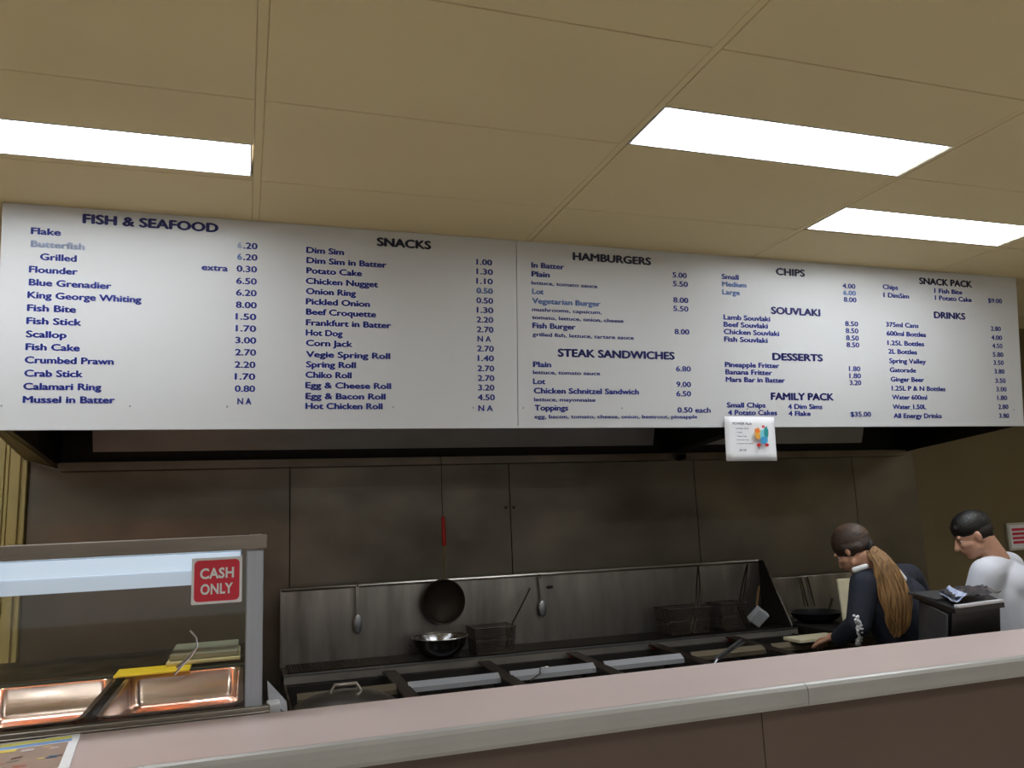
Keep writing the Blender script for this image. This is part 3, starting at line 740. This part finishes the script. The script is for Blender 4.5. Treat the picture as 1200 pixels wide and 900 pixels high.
# ============================================================= HEATED FOOD CASE
fc = empty('food_display_case'); tag(fc, 'glass fronted heated food case with steel frame on the counter at the left', 'display case')
GY0 = 2.46; XL = -1.35; XR = .056
g = MB(); g.box(XL, XR + .02, 2.425, 2.445, 1.06, 1.103, .003); g.box(XL, XR + .02, 2.445, 2.475, 1.06, 1.112, .003); g.build('base_rail', M_sst, fc)
g = MB().box(XL, .062, 2.475, 3.22, .94, .965); g.build('well_floor', mat('copper_lit_steel', srgb(190, 120, 84), .35, 1.0, var=.3, scale=(6, 6, 6)), fc)  # orange heat glow put into the steel floor colour
MB().box(XL, .062, 3.17, 3.20, 1.085, 1.120, .003).build('rear_rail', mat('dark_green_steel', srgb(62, 68, 60), .45, .6), fc)
g = MB(); g.box(XL, .062, 3.20, 3.22, .0, 1.10); g.box(.046, .062, 2.475, 3.20, .0, 1.10); g.build('housing', M_ssd, fc)
MB().box(.009, XR, GY0 - .002, GY0 + .04, 1.10, 1.540, .004).build('front_post', M_post, fc)
MB().box(XR - .045, XR, 3.16, 3.20, 1.10, 1.540, .004).build('rear_post', M_alu, fc)
MB().box(XL, .066, GY0 - .012, GY0 + .055, 1.542, 1.582, .004).build('top_rail', M_rail, fc)
MB().box(XL, .066, 3.15, 3.21, 1.542, 1.578, .004).build('rear_top_rail', M_rail, fc)
MB().box(.02, .062, GY0 + .055, 3.15, 1.546, 1.580, .003).build('side_top_rail', M_rail, fc)
MB().box(XL, .009, GY0 + .004, GY0 + .008, 1.112, 1.542).build('front_glass', M_glass, fc)
MB().box(.044, .048, GY0 + .04, 3.16, 1.115, 1.542).build('side_glass', M_glass, fc)
lt = MB().prism([(XL, 2.562, 1.452), (XL, 2.605, 1.446), (XL, 2.640, 1.495), (XL, 2.640, 1.538), (XL, 2.562, 1.538)], (1.345, 0, 0)).build('light_housing', mat('case_light_metal', srgb(196, 206, 222), .3, .35), fc)
MB().box(XL + .01, -.008, 2.548, 2.5605, 1.489, 1.534).build('light_diffuser', M_case, lt)
MB().box(XL + .01, -.008, 2.552, 2.5605, 1.446, 1.488).build('light_diffuser', emis('lit_case_tube_lower', (.58, .70, .95, 1), CASE_LAMP * .62), lt)
hl_ = MB(); hl_.tube([(XL + .05, 2.80, 1.50), (-.02, 2.80, 1.50)], .009, 10); hl_.build('heat_tube', emis('hot_orange_tube', (1.0, .32, .12, 1), 9.0), fc); MB().box(XL + .03, 0, 2.77, 2.83, 1.512, 1.518).build('heat_reflector', M_sst, fc)
anchor(fc, (-.6, 2.8, 1.1))
def food_pan(xa, xb, label):
    t = empty('food_pan'); tag(t, label, 'food pan', 'steel pans in the heated case')
    y0, y1, z1, dp, fl, ins = 2.49, 3.145, 1.118, .10, .014, .022
    r = .03
    def rr(f, z, n=6):
        x0_, x1_, ya, yb = xa + f, xb - f, y0 + f, y1 - f; rad = max(.006, r + .012 - f * .4); out = []
        for cx, cy, a0 in ((x1_ - rad, ya + rad, -90), (x1_ - rad, yb - rad, 0), (x0_ + rad, yb - rad, 90), (x0_ + rad, ya + rad, 180)):
            for k in range(n + 1):
                a = math.radians(a0 + 90 * k / n); out.append((cx + rad * math.cos(a), cy + rad * math.sin(a), z))
        return out
    g = MB(); rings = [[g.b.verts.new(p) for p in rr(f, z)] for f, z in ((0, z1 - .008), (0, z1), (fl, z1), (fl + .003, z1 - .004), (ins, z1 - dp + .02), (ins + .006, z1 - dp + .006), (ins + .02, z1 - dp))]
    for A, B in zip(rings, rings[1:]):
        for k in range(len(A)): g.b.faces.new((A[k], A[(k + 1) % len(A)], B[(k + 1) % len(A)], B[k]))
    g.b.faces.new(rings[-1])
    pan = g.build('pan_shell', M_pan, t, True); md = pan.modifiers.new('s', 'SOLIDIFY'); md.thickness = .0015
    anchor(t, ((xa + xb) / 2, (y0 + y1) / 2, z1 - dp))
food_pan(-.372, .006, 'empty polished food pan at the right inside the heated case')
food_pan(-.775, -.400, 'empty polished food pan at the left inside the heated case')
yl = MB().box(-.41, -.17, 3.10, 3.24, 1.1215, 1.130, .003).build('yellow_tray', M_yel); tag(yl, 'flat yellow plastic tray lying on the rear rail of the food case', 'tray')
cb2 = empty('cutting_boards')
cbs = MB().box(-.255, -.005, 3.20, 3.50, 1.130, 1.143, .004).build('cutting_board', mat('cream_board', srgb(190, 180, 132), .5)); COL.objects.unlink(cb2); bpy.data.objects.remove(cb2)
tag(cbs, 'lower cream cutting board of the two stacked behind the food case', 'cutting board', 'cutting boards behind the food case')
cbt = MB().box(-.245, -.012, 3.22, 3.52, 1.1435, 1.165, .004).build('cutting_board', mat('grey_green_board', srgb(132, 132, 112), .5)); tag(cbt, 'upper greyish green cutting board of the two stacked behind the food case', 'cutting board', 'cutting boards behind the food case')
pb = empty('prep_bench'); tag(pb, 'small steel prep bench behind the food case holding the cutting boards', 'bench')
MB().box(-.95, .06, 3.23, 3.72, 1.09, 1.1205, .003).build('bench_top', M_ssd, pb)
for x in (-.93, .02):
    for y in (3.26, 3.67): MB().box(x, x + .03, y, y + .03, 0, 1.09).build('leg', M_rail, pb)
anchor(pb, (-.45, 3.47, 0))
tn = empty('serving_tongs'); tag(tn, 'curved steel serving tongs resting on the yellow tray in the food case', 'tongs')
MB().tube([(-.205, 3.03, 1.150), (-.165, 3.00, 1.185), (-.143, 2.99, 1.215), (-.146, 3.0, 1.245), (-.166, 3.01, 1.268)], [.006, .005, .004, .003, .003], 8).build('arm', M_alu, tn, True)
MB().tube([(-.215, 3.05, 1.125), (-.180, 3.02, 1.165), (-.150, 3.0, 1.205)], .004, 8).build('arm', M_alu, tn, True)
anchor(tn, (-.21, 3.04, 1.13))
# cash only sticker
stk = empty('cash_only_sticker'); tag(stk, 'red and white sticker reading CASH ONLY on the glass of the food case', 'sticker')
def rrect(x0, x1, z0, z1, r, y, th, n=5):
    out = []
    for cx, cz, a0 in ((x1 - r, z0 + r, -90), (x1 - r, z1 - r, 0), (x0 + r, z1 - r, 90), (x0 + r, z0 + r, 180)):
        for k in range(n + 1):
            a = math.radians(a0 + 90 * k / n); out.append(V((cx + r * math.cos(a), y, cz + r * math.sin(a))))
    return out
MB().prism(rrect(-.136, -.002, 1.397, 1.524, .004, GY0 - .001, 0), (0, .002, 0)).build('backing', M_white, stk)
MB().prism(rrect(-.129, -.009, 1.404, 1.517, .012, GY0 - .0018, 0), (0, .0006, 0)).build('red_field', M_red, stk)
lettering('CASH', (-.114, GY0 - .0022, 1.481), (1, 0, 0), (0, 0, 1), .090, .030, M_white, stk, .03)
lettering('ONLY', (-.112, GY0 - .0022, 1.438), (1, 0, 0), (0, 0, 1), .086, .030, M_white, stk, .03)
anchor(stk, (-.07, GY0, 1.397))
# things behind the counter by the post
bx = MB(); bx.hexa([(.078, 2.62, .926), (.115, 2.62, .926), (.115, 2.76, .926), (.078, 2.76, .926), (.078, 2.62, 1.095), (.132, 2.58, 1.055), (.136, 2.74, 1.060), (.078, 2.76, 1.125)])
o = bx.build('paper_stack', M_grey); tag(o, 'crumpled stack of grey wrapping paper behind the counter right of the food case', 'paper')
o = MB().box(.070, .107, 2.50, 2.56, .926, 1.105, .004).build('small_carton', M_white); tag(o, 'small white carton standing in front of the grey wrapping paper', 'carton')
ld = empty('steel_lid'); tag(ld, 'wide domed steel lid lying behind the counter right of the wrapping paper', 'lid')
cl = V((.325, 2.80, 1.012))
MB().lathe([(.165, 0), (.16, .012), (.12, .032), (.06, .046), (0, .05)], cl, 40, None, True).build('dome', M_sst, ld, True)
MB().tube([cl + V((-.05, -.01, .048)), cl + V((-.035, -.01, .072)), cl + V((.035, -.01, .072)), cl + V((.05, -.01, .048))], .006, 8).build('handle', M_sst, ld, True)
MB().lathe([(.172, -.006), (.180, .0), (.172, .006)], cl, 40).build('rim', M_sst, ld, True)
anchor(ld, (.325, 2.80, 1.006))
pt_ = MB().lathe([(.15, .926), (.158, .93), (.158, .995), (.166, 1.002), (.150, 1.002), (.150, .935), (0, .935)], (.325, 2.80, 0), 36).build('stock_pot', M_sst, None, True); tag(pt_, 'wide steel pot under the domed lid behind the counter', 'pot')

# ============================================================= POS PRINTER / TILL
tl = empty('till'); tag(tl, 'black till with a stack of papers on top behind the counter near the people', 'till')
def quadbox(mb, bot, top): mb.hexa(list(bot) + list(top)); return mb
zb0, zb1 = .90, 1.172
B = [(2.56, 2.50), (2.86, 2.54), (3.10, 2.86), (2.80, 2.885)]
T = [(2.575, 2.47), (2.87, 2.515), (3.16, 2.89), (2.86, 2.90)]
quadbox(MB(), [(x, y, zb0 + .03) for x, y in B], [(x, y, zb1) for x, y in T]).build('body', M_black, tl)
MB().prism([(2.557, 2.51, .93), (2.79, 2.875, .93), (2.845, 2.89, 1.165), (2.567, 2.482, 1.165)], (-.006, .004, 0)).build('side_panel', M_char, tl)
T2 = [(2.56, 2.44), (2.855, 2.48), (3.20, 2.90), (2.85, 2.94)]
quadbox(MB(), [(x, y, 1.172) for x, y in T2], [(x, y, 1.190) for x, y in T2]).build('tray', M_black, tl)
anchor(tl, (2.83, 2.72, .93))
T3 = [(2.60, 2.58), (2.80, 2.60), (3.12, 2.95), (2.79, 2.985)]
o = quadbox(MB(), [(2.70, 2.66, 1.191), (2.84, 2.67, 1.191), (3.13, 2.885, 1.191), (2.82, 2.935, 1.191)], [(2.70, 2.66, 1.200), (2.84, 2.67, 1.200), (3.13, 2.885, 1.200), (2.82, 2.935, 1.200)]).build('document_folder', M_char); tag(o, 'flat grey folder lying on the till under the plastic bags', 'folder')
pg = MB(); rnd = random.Random(5)
nx, ny = 10, 10; A0 = V((2.60, 2.47, 1.1935)); AU = V((.27, .03, 0)); AV = V((.20, .27, 0))
pg = MB(); vs = [[pg.b.verts.new(A0 + AU * (i / nx) + AV * (j / ny) + V((0, 0, .028 + rnd.uniform(0, .012)))) for i in range(nx + 1)] for j in range(ny + 1)]
for j in range(ny):
    for i in range(nx): pg.b.faces.new((vs[j][i], vs[j][i + 1], vs[j + 1][i + 1], vs[j + 1][i]))
pc = empty('plastic_bag_stack'); tag(pc, 'stack of folded dark plastic bags with white printed edge on the till', 'plastic bags')
bag = pg.build('bag', mat('dark_bag_film', srgb(74, 74, 80), .25, .0, var=.4, scale=(30, 30, 30)), pc); md = bag.modifiers.new('s', 'SOLIDIFY'); md.thickness = .003
pg = MB(); vs = [[pg.b.verts.new(A0 + V((-.012, -.012, 0)) + AU * (.25 * i / 5) + AV * (j / 8) + V((0, 0, .014 + .026 * (i / 5) + rnd.uniform(0, .008)))) for i in range(6)] for j in range(9)]
for j in range(8):
    for i in range(5): pg.b.faces.new((vs[j][i], vs[j][i + 1], vs[j + 1][i + 1], vs[j + 1][i]))
bg = pg.build('printed_edge', mat('blue_white_print', srgb(222, 228, 240), .4, var=.9, scale=(60, 60, 60), col2=srgb(110, 130, 185), detail=2), pc); md = bg.modifiers.new('s', 'SOLIDIFY'); md.thickness = .003
MB().box(0, .27, -.012, .012, 0, .012, .003, rot=Matrix.Rotation(.13, 3, 'Z'), at=(2.585, 2.455, 1.191)).build('underlying_bags', mat('bag_white', srgb(200, 200, 206), .4), pc)
anchor(pc, (2.8, 2.66, 1.191))

# ============================================================= WALL SIGN at the far right
sg = empty('wall_sign'); tag(sg, 'white framed wall sign with red print at the right edge behind the man', 'sign')
MB().box(5.19, 5.46, 4.40, 4.418, 1.222, 1.416, .003).build('frame', mat('sign_frame', srgb(190, 186, 170), .5), sg)
MB().box(5.205, 5.445, 4.396, 4.401, 1.237, 1.40).build('face', M_paper, sg)
for z, w_ in ((1.368, .20), (1.338, .17), (1.308, .20), (1.278, .15)): MB().box(5.225, 5.225 + w_, 4.3945, 4.3965, z - .009, z + .009).build('red_print_band', M_red, sg)
anchor(sg, (5.32, 4.41, 1.222))

# ============================================================= PEOPLE
def basis(f, u=(0, 0, 1)):
    f = V(f).normalized(); u = V(u); s = f.cross(u).normalized(); u = s.cross(f).normalized()
    return f, s, u, Matrix((s, f, u)).transposed()      # local x = right side, y = forward, z = up
def head_shapes(g, c, R, k=1.0):
    L = lambda x, y, z: V(c) + R @ (V((x, y, z)) * k)
    g.ell(L(0, -.012, .025), (.074 * k, .094 * k, .088 * k), R)         # cranium
    g.ell(L(0, .028, -.030), (.058 * k, .066 * k, .078 * k), R)         # face
    g.ell(L(0, .058, -.088), (.026 * k, .026 * k, .022 * k), R)         # chin
    g.cap(L(-.045, .01, -.062), .022 * k, L(0, .055, -.088), .02 * k); g.cap(L(.045, .01, -.062), .022 * k, L(0, .055, -.088), .02 * k)
    g.cap(L(0, .088, .005), .009 * k, L(0, .108, -.030), .013 * k)       # nose
    g.cap(L(-.012, .094, -.034), .008 * k, L(.012, .094, -.034), .008 * k)
    g.cap(L(-.04, .076, .022), .010 * k, L(.04, .076, .022), .010 * k)   # brow
    g.cap(L(-.016, .088, -.056), .008 * k, L(.016, .088, -.056), .008 * k)
    for s in (-1, 1):
        g.cap(L(s * .035, .068, -.022), .018 * k, L(s * .045, .04, -.03), .02 * k)   # cheek
        Re = R @ Matrix.Rotation(s * .35, 3, 'Z')
        g.ell(L(s * .076, -.010, -.006), (.008 * k, .017 * k, .028 * k), Re)   # ear
        g.ell(L(s * .074, -.004, -.026), (.007 * k, .010 * k, .011 * k), Re)
    return L
def hand(g, w, d, pn, side, curl=.5, k=1.0):
    """palm from the wrist w along d; pn = palm normal (palm side); side = +1 thumb to the right of d seen from the back"""
    d = V(d).normalized(); pn = V(pn); pn = (pn - d * pn.dot(d)).normalized(); s = d.cross(pn).normalized() * side
    P = lambda a, b, c: V(w) + (d * a + s * b + pn * c) * k
    g.cap(P(.0, .0, 0), .024 * k, P(.03, 0, 0), .024 * k)
    for b in (-.028, -.010, .010, .028): g.cap(P(.02, b * .7, 0), .014 * k, P(.082, b, .002), .0125 * k)
    for b, L in ((.030, .068), (.010, .078), (-.010, .072), (-.029, .056)):
        p = P(.085, b, .002); a = curl * .5; r = .0092 * k
        for q, fr in enumerate((.42, .32, .26)):
            dirv = (d * math.cos(a) + pn * math.sin(a)).normalized() + s * b * 1.5; n = p + dirv * L * fr * k
            g.cap(p, r, n, r * .92, 10, 4); p = n; r *= .92; a += curl * .75
    p = P(.022, .028, .004)
    for v, L in (((.55, .75, .25), .040), ((.85, .35, .35), .032), ((.95, .1, .4), .024)):
        n = p + (d * v[0] + s * v[1] + pn * v[2]).normalized() * L * k; g.cap(p, .0115 * k, n, .0102 * k, 10, 4); p = n
def eyes(L, R, k, par):
    for s in (-1, 1):
        MB().ell(L(s * .030, .068, .000), (.011 * k, .0085 * k, .0075 * k), R, 14, 10).build('eye', M_eye, par, True)
        MB().ell(L(s * .030, .0765, -.001), (.0055 * k, .0035 * k, .0055 * k), R, 12, 8).build('iris', M_black, par, True)
        MB().cap(L(s * .018, .085, .026), .0030, L(s * .045, .076, .028), .003).build('eyebrow', M_hairb, par, True)
    MB().cap(L(-.020, .094, -.056), .0045, L(.020, .094, -.056), .0045).build('lips', M_lips, par, True)

# ---- woman, leaning over the fryers, seen from behind
wo = empty('person'); tag(wo, 'person with a long golden brown ponytail and navy jacket bending over the fryer end', 'person')
Hc = V((2.690, 3.075, 1.418)); fw, sd, up_, RH = basis((-.30, .84, -.62), (-.10, .2, 1))
neck = V((2.735, 3.045, 1.325)); lsh = V((2.680, 3.005, 1.265)); rsh = V((3.02, 3.09, 1.268)); lel = V((2.615, 3.00, 1.090)); lwr = V((2.645, 3.205, 1.005)); rel = V((3.20, 3.20, 1.12)); rwr = V((3.06, 3.36, 1.01))
chest = V((2.845, 3.03, 1.17)); waist = V((2.90, 2.995, 1.01)); pel = V((2.91, 3.02, .89))
hl = V((2.83, 3.04, .83)); hr = V((2.99, 3.07, .83)); kl = V((2.82, 3.08, .49)); kr = V((3.00, 3.11, .49)); al = V((2.82, 3.04, .115)); ar = V((3.01, 3.07, .115))
g = MB(); LW = head_shapes(g, Hc, RH, .92)
g.chain([(Hc + RH @ V((0, -.03, -.05)), .050), (neck + V((0, 0, .01)), .052), (chest, .10)])
g.cap(lsh, .048, rsh, .048); g.chain([(chest, .11), (waist, .10), (pel, .12)])
g.chain([(lsh, .044), (lel, .036), (lwr, .024)]); g.chain([(rsh, .044), (rel, .036), (rwr, .024)])
g.chain([(hl, .085), (kl, .055), (al, .038)]); g.chain([(hr, .085), (kr, .055), (ar, .038)])
hand(g, lwr, (.02, .95, -.22), (0, -.2, -1), 1, .55, .95); hand(g, rwr, (-.4, .9, -.1), (0, 0, -1), -1, .5, .95)
g.remesh('body', M_skin, wo, .0052, 3); eyes(LW, RH, .92, wo)
g = MB(); g.cap(lsh + V((.02, 0, .004)), .066, rsh + V((-.02, 0, .004)), .066); g.ell((neck + chest) / 2 + V((.01, -.01, -.01)), (.15, .10, .115)); g.chain([(chest + V((-.07, 0, 0)), .115), (waist + V((-.05, 0, 0)), .105), (pel + V((-.05, 0, 0)), .125)]); g.chain([(chest + V((.07, 0, 0)), .115), (waist + V((.05, 0, 0)), .105), (pel + V((.05, 0, 0)), .125)])
g.chain([(lsh, .068), (lel, .056), (lwr - V((0, .03, 0)), .040)]); g.chain([(rsh, .068), (rel, .056), (rwr - V((0, .03, 0)), .040)])
g.chain([(chest, .128), (waist, .122), (pel, .136)]); g.remesh('jacket', M_navy, wo, .007, 5)
g = MB(); g.chain([(pel, .132), (pel - V((0, 0, .05)), .132)]); g.chain([(hl, .10), (kl, .070), (al, .055)]); g.chain([(hr, .10), (kr, .070), (ar, .055)]); g.remesh('trousers', M_jean, wo, .009, 3)
for a, s in ((al, -1), (ar, 1)): MB().cap(a + V((0, -.03, -.035)), .042, a + V((-.04, .06, -.042)), .036).build('shoe', M_black, wo, True)
# hair: crown shell, then the tied tail
g = MB(); g.ell(LW(0, -.020, .034), (.0765, .097, .088), RH); g.ell(LW(0, -.070, .0), (.056, .042, .060), RH); g.cap(LW(-.065, -.005, .015), .022, LW(-.05, -.06, -.02), .026); g.cap(LW(.065, -.005, .015), .022, LW(.05, -.06, -.02), .026)
g.remesh('crown_hair', M_hairw, wo, .005, 4)
tie = V((2.712, 2.992, 1.436))
MB().lathe([(.024, -.010), (.031, -.004), (.031, .006), (.024, .011)], tie, 20, V((0, 0, 1)).rotation_difference(V((.75, -.5, -.5)).normalized()).to_matrix()).build('hair_tie', M_black, wo, True)
g = MB(); rnd = random.Random(21); EC = V((0, -.020, .034)); ER = (.0800, .1010, .0925)
for k in range(150):
    a = rnd.uniform(-2.35, 2.35); el = rnd.uniform(-.1, 1.25) if abs(a) < 1.2 else rnd.uniform(-.45, 1.1)
    d0 = V((math.sin(a) * math.cos(el), math.cos(a) * math.cos(el), math.sin(el))); d1 = V((.12, -.98, -.10)).normalized()
    pts = []
    for j in range(12):
        d = d0.lerp(d1, j / 11).normalized() if (d0 + d1).length > .1 else d1
        pts.append(LW(*(EC[i] + d[i] * ER[i] * (1.0 + .012 * math.sin(k + j * .6)) for i in range(3))))
    g.tube(pts, [.0012] + [.0026] * 10 + [.002], 5)
g.build('swept_hair', mat('swept_brown_hair', srgb(112, 80, 54), .5, var=.6, scale=(90, 90, 60), col2=srgb(40, 29, 23)), wo, True)
ctr = [(V((2.715, 2.985, 1.432)), .024), (V((2.722, 2.960, 1.400)), .036), (V((2.732, 2.925, 1.35)), .048), (V((2.740, 2.905, 1.27)), .058), (V((2.742, 2.893, 1.19)), .063), (V((2.745, 2.895, 1.12)), .054), (V((2.75, 2.905, 1.07)), .036), (V((2.742, 2.912, 1.03)), .008)]
g = MB()
def cat(t):
    i = min(int(t), len(ctr) - 2); u = t - i
    P0 = ctr[max(i - 1, 0)]; P1 = ctr[i]; P2 = ctr[i + 1]; P3 = ctr[min(i + 2, len(ctr) - 1)]
    f = lambda a, b, c, d: .5 * ((2 * b) + (-a + c) * u + (2 * a - 5 * b + 4 * c - d) * u * u + (-a + 3 * b - 3 * c + d) * u ** 3)
    return V([f(P0[0][k], P1[0][k], P2[0][k], P3[0][k]) for k in range(3)]), f(P0[1], P1[1], P2[1], P3[1])
rt = V((.75, -.66, 0)); bk = V((-.66, -.75, 0)); rnd = random.Random(11)
for k in range(170):
    a = rnd.uniform(0, 2 * math.pi); q = math.sqrt(rnd.uniform(.05, 1)); ph = rnd.uniform(0, 6); end = rnd.uniform(.80, 1.0) * (len(ctr) - 1); amp = rnd.uniform(.002, .008)
    pts = []; rr_ = []
    for j in range(22):
        t = end * j / 21; c, r = cat(t); wv = amp * math.sin(t * 2.2 + ph)
        pts.append(c + rt * (math.cos(a) * q * r + wv * min(1, t)) + bk * (math.sin(a) * q * r * .55)); rr_.append(.0050 * (1 - .75 * (j / 21) ** 3))
    g.tube(pts, rr_, 5)
pt = g.build('ponytail', M_pony, wo, True)
# white collar pieces and embroidered sleeve trim
for c_ in (((2.640, 3.015, 1.330), (2.678, 2.985, 1.345), .014), ((2.775, 2.925, 1.345), (2.812, 2.905, 1.285), .016)):
    MB().cap(c_[0], c_[2], c_[1], c_[2] * .9).build('collar', M_lace, wo, True)
g = MB(); rnd = random.Random(2)
for k in range(60):
    t = k / 59; q = V((2.566, 2.955, 1.135)).lerp(V((2.585, 2.965, 1.07)), min(1, t * 2)) if t < .5 else V((2.585, 2.965, 1.07)).lerp(V((2.630, 3.04, 1.0)), t * 2 - 1)
    g.ell(q + V((rnd.uniform(-.012, .012), rnd.uniform(-.012, .004), rnd.uniform(-.006, .006))), (.0065, .0065, .0065), None, 8, 6)
g.build('embroidered_trim', M_lace, wo, True)['kind'] = 'stuff'
anchor(wo, (2.95, 3.06, 0)); wo.location = (3.015, 3.163, -.035)

# ---- man in a white T-shirt, head bowed to the left
ma = empty('person'); tag(ma, 'person with short black hair and white T-shirt looking down behind the till', 'person')
Hc = V((3.395, 3.045, 1.447)); fw, sd, up_, RH = basis((-.70, .52, -.40), (-.30, .22, 1))
neck = V((3.49, 3.01, 1.318)); lsh = V((3.375, 2.975, 1.265)); rsh = V((3.70, 3.13, 1.275)); lel = V((3.32, 3.05, 1.02)); lwr = V((3.17, 3.20, .985)); rel = V((3.72, 3.28, 1.02)); rwr = V((3.55, 3.42, .99))
chest = V((3.55, 3.05, 1.15)); waist = V((3.56, 3.03, .98)); pel = V((3.56, 3.03, .88))
hl = V((3.48, 2.99, .84)); hr = V((3.65, 3.06, .84)); kl = V((3.46, 3.03, .47)); kr = V((3.65, 3.10, .47)); al = V((3.46, 2.99, .11)); ar = V((3.66, 3.06, .11))
g = MB(); LM = head_shapes(g, Hc, RH, .93)
g.chain([(Hc + RH @ V((0, -.03, -.045)), .056), (neck + V((0, 0, .005)), .060), (chest, .11)])
g.cap(lsh, .055, rsh, .055); g.chain([(chest, .125), (waist, .115), (pel, .12)])
g.chain([(lsh, .052), (lel, .042), (lwr, .028)]); g.chain([(rsh, .052), (rel, .042), (rwr, .028)])
g.chain([(hl, .09), (kl, .06), (al, .042)]); g.chain([(hr, .09), (kr, .06), (ar, .042)])
hand(g, lwr, (-.5, .8, -.15), (0, 0, -1), 1, .5); hand(g, rwr, (-.6, .7, -.15), (0, 0, -1), -1, .5)
g.remesh('body', M_skin, ma, .0055, 3); eyes(LM, RH, .93, ma)
g = MB(); g.cap(lsh + V((.03, .01, .005)), .074, rsh + V((-.03, -.01, .0)), .074); g.ell((neck + chest) / 2 + V((.01, 0, -.015)), (.17, .12, .105)); g.chain([(chest + V((-.085, -.02, 0)), .125), (waist + V((-.07, 0, 0)), .115), (pel + V((-.05, 0, -.05)), .125)]); g.chain([(chest + V((.085, .02, 0)), .125), (waist + V((.07, 0, 0)), .115), (pel + V((.06, 0, -.05)), .125)])
mid = lsh.lerp(lel, .72); midr = rsh.lerp(rel, .72)
g.chain([(lsh, .078), (mid, .072)]); g.chain([(rsh, .078), (midr, .072)])
g.chain([(chest + V((0, -.01, .03)), .142), (waist, .140), (pel, .14)]); g.ell((neck + chest) / 2 + V((.02, -.02, -.03)), (.15, .12, .11)); g.chain([(neck + V((0, 0, -.015)), .066), (lsh + V((.01, 0, 0)), .070)]); g.chain([(neck + V((0, 0, -.015)), .066), (rsh + V((-.01, 0, 0)), .070)]); g.remesh('tee_shirt', M_tee, ma, .007, 34)
g = MB(); g.chain([(pel - V((0, 0, .04)), .130), (pel - V((0, 0, .08)), .13)]); g.chain([(hl, .108), (kl, .078), (al, .060)]); g.chain([(hr, .108), (kr, .078), (ar, .060)]); g.remesh('trousers', M_jean, ma, .009, 3)
for a in (al, ar): MB().cap(a + V((0, -.03, -.033)), .044, a + V((-.05, .14, -.040)), .038).build('shoe', M_black, ma, True)
g = MB(); g.ell(LM(0, -.018, .050), (.078, .097, .078), RH); g.cap(LM(-.03, .055, .070), .022, LM(.03, .055, .070), .022); g.ell(LM(0, -.064, .018), (.062, .042, .068), RH)
g.remesh('hair', M_hairb, ma, .0048, 3)
g = MB(); g.ell(LM(0, -.034, .012), (.0735, .074, .058), RH); g.remesh('shaved_side_hair', M_hairs, ma, .0048, 2)
anchor(ma, (3.56, 3.04, 0)); ma.location = (3.645, 3.145, -.03)
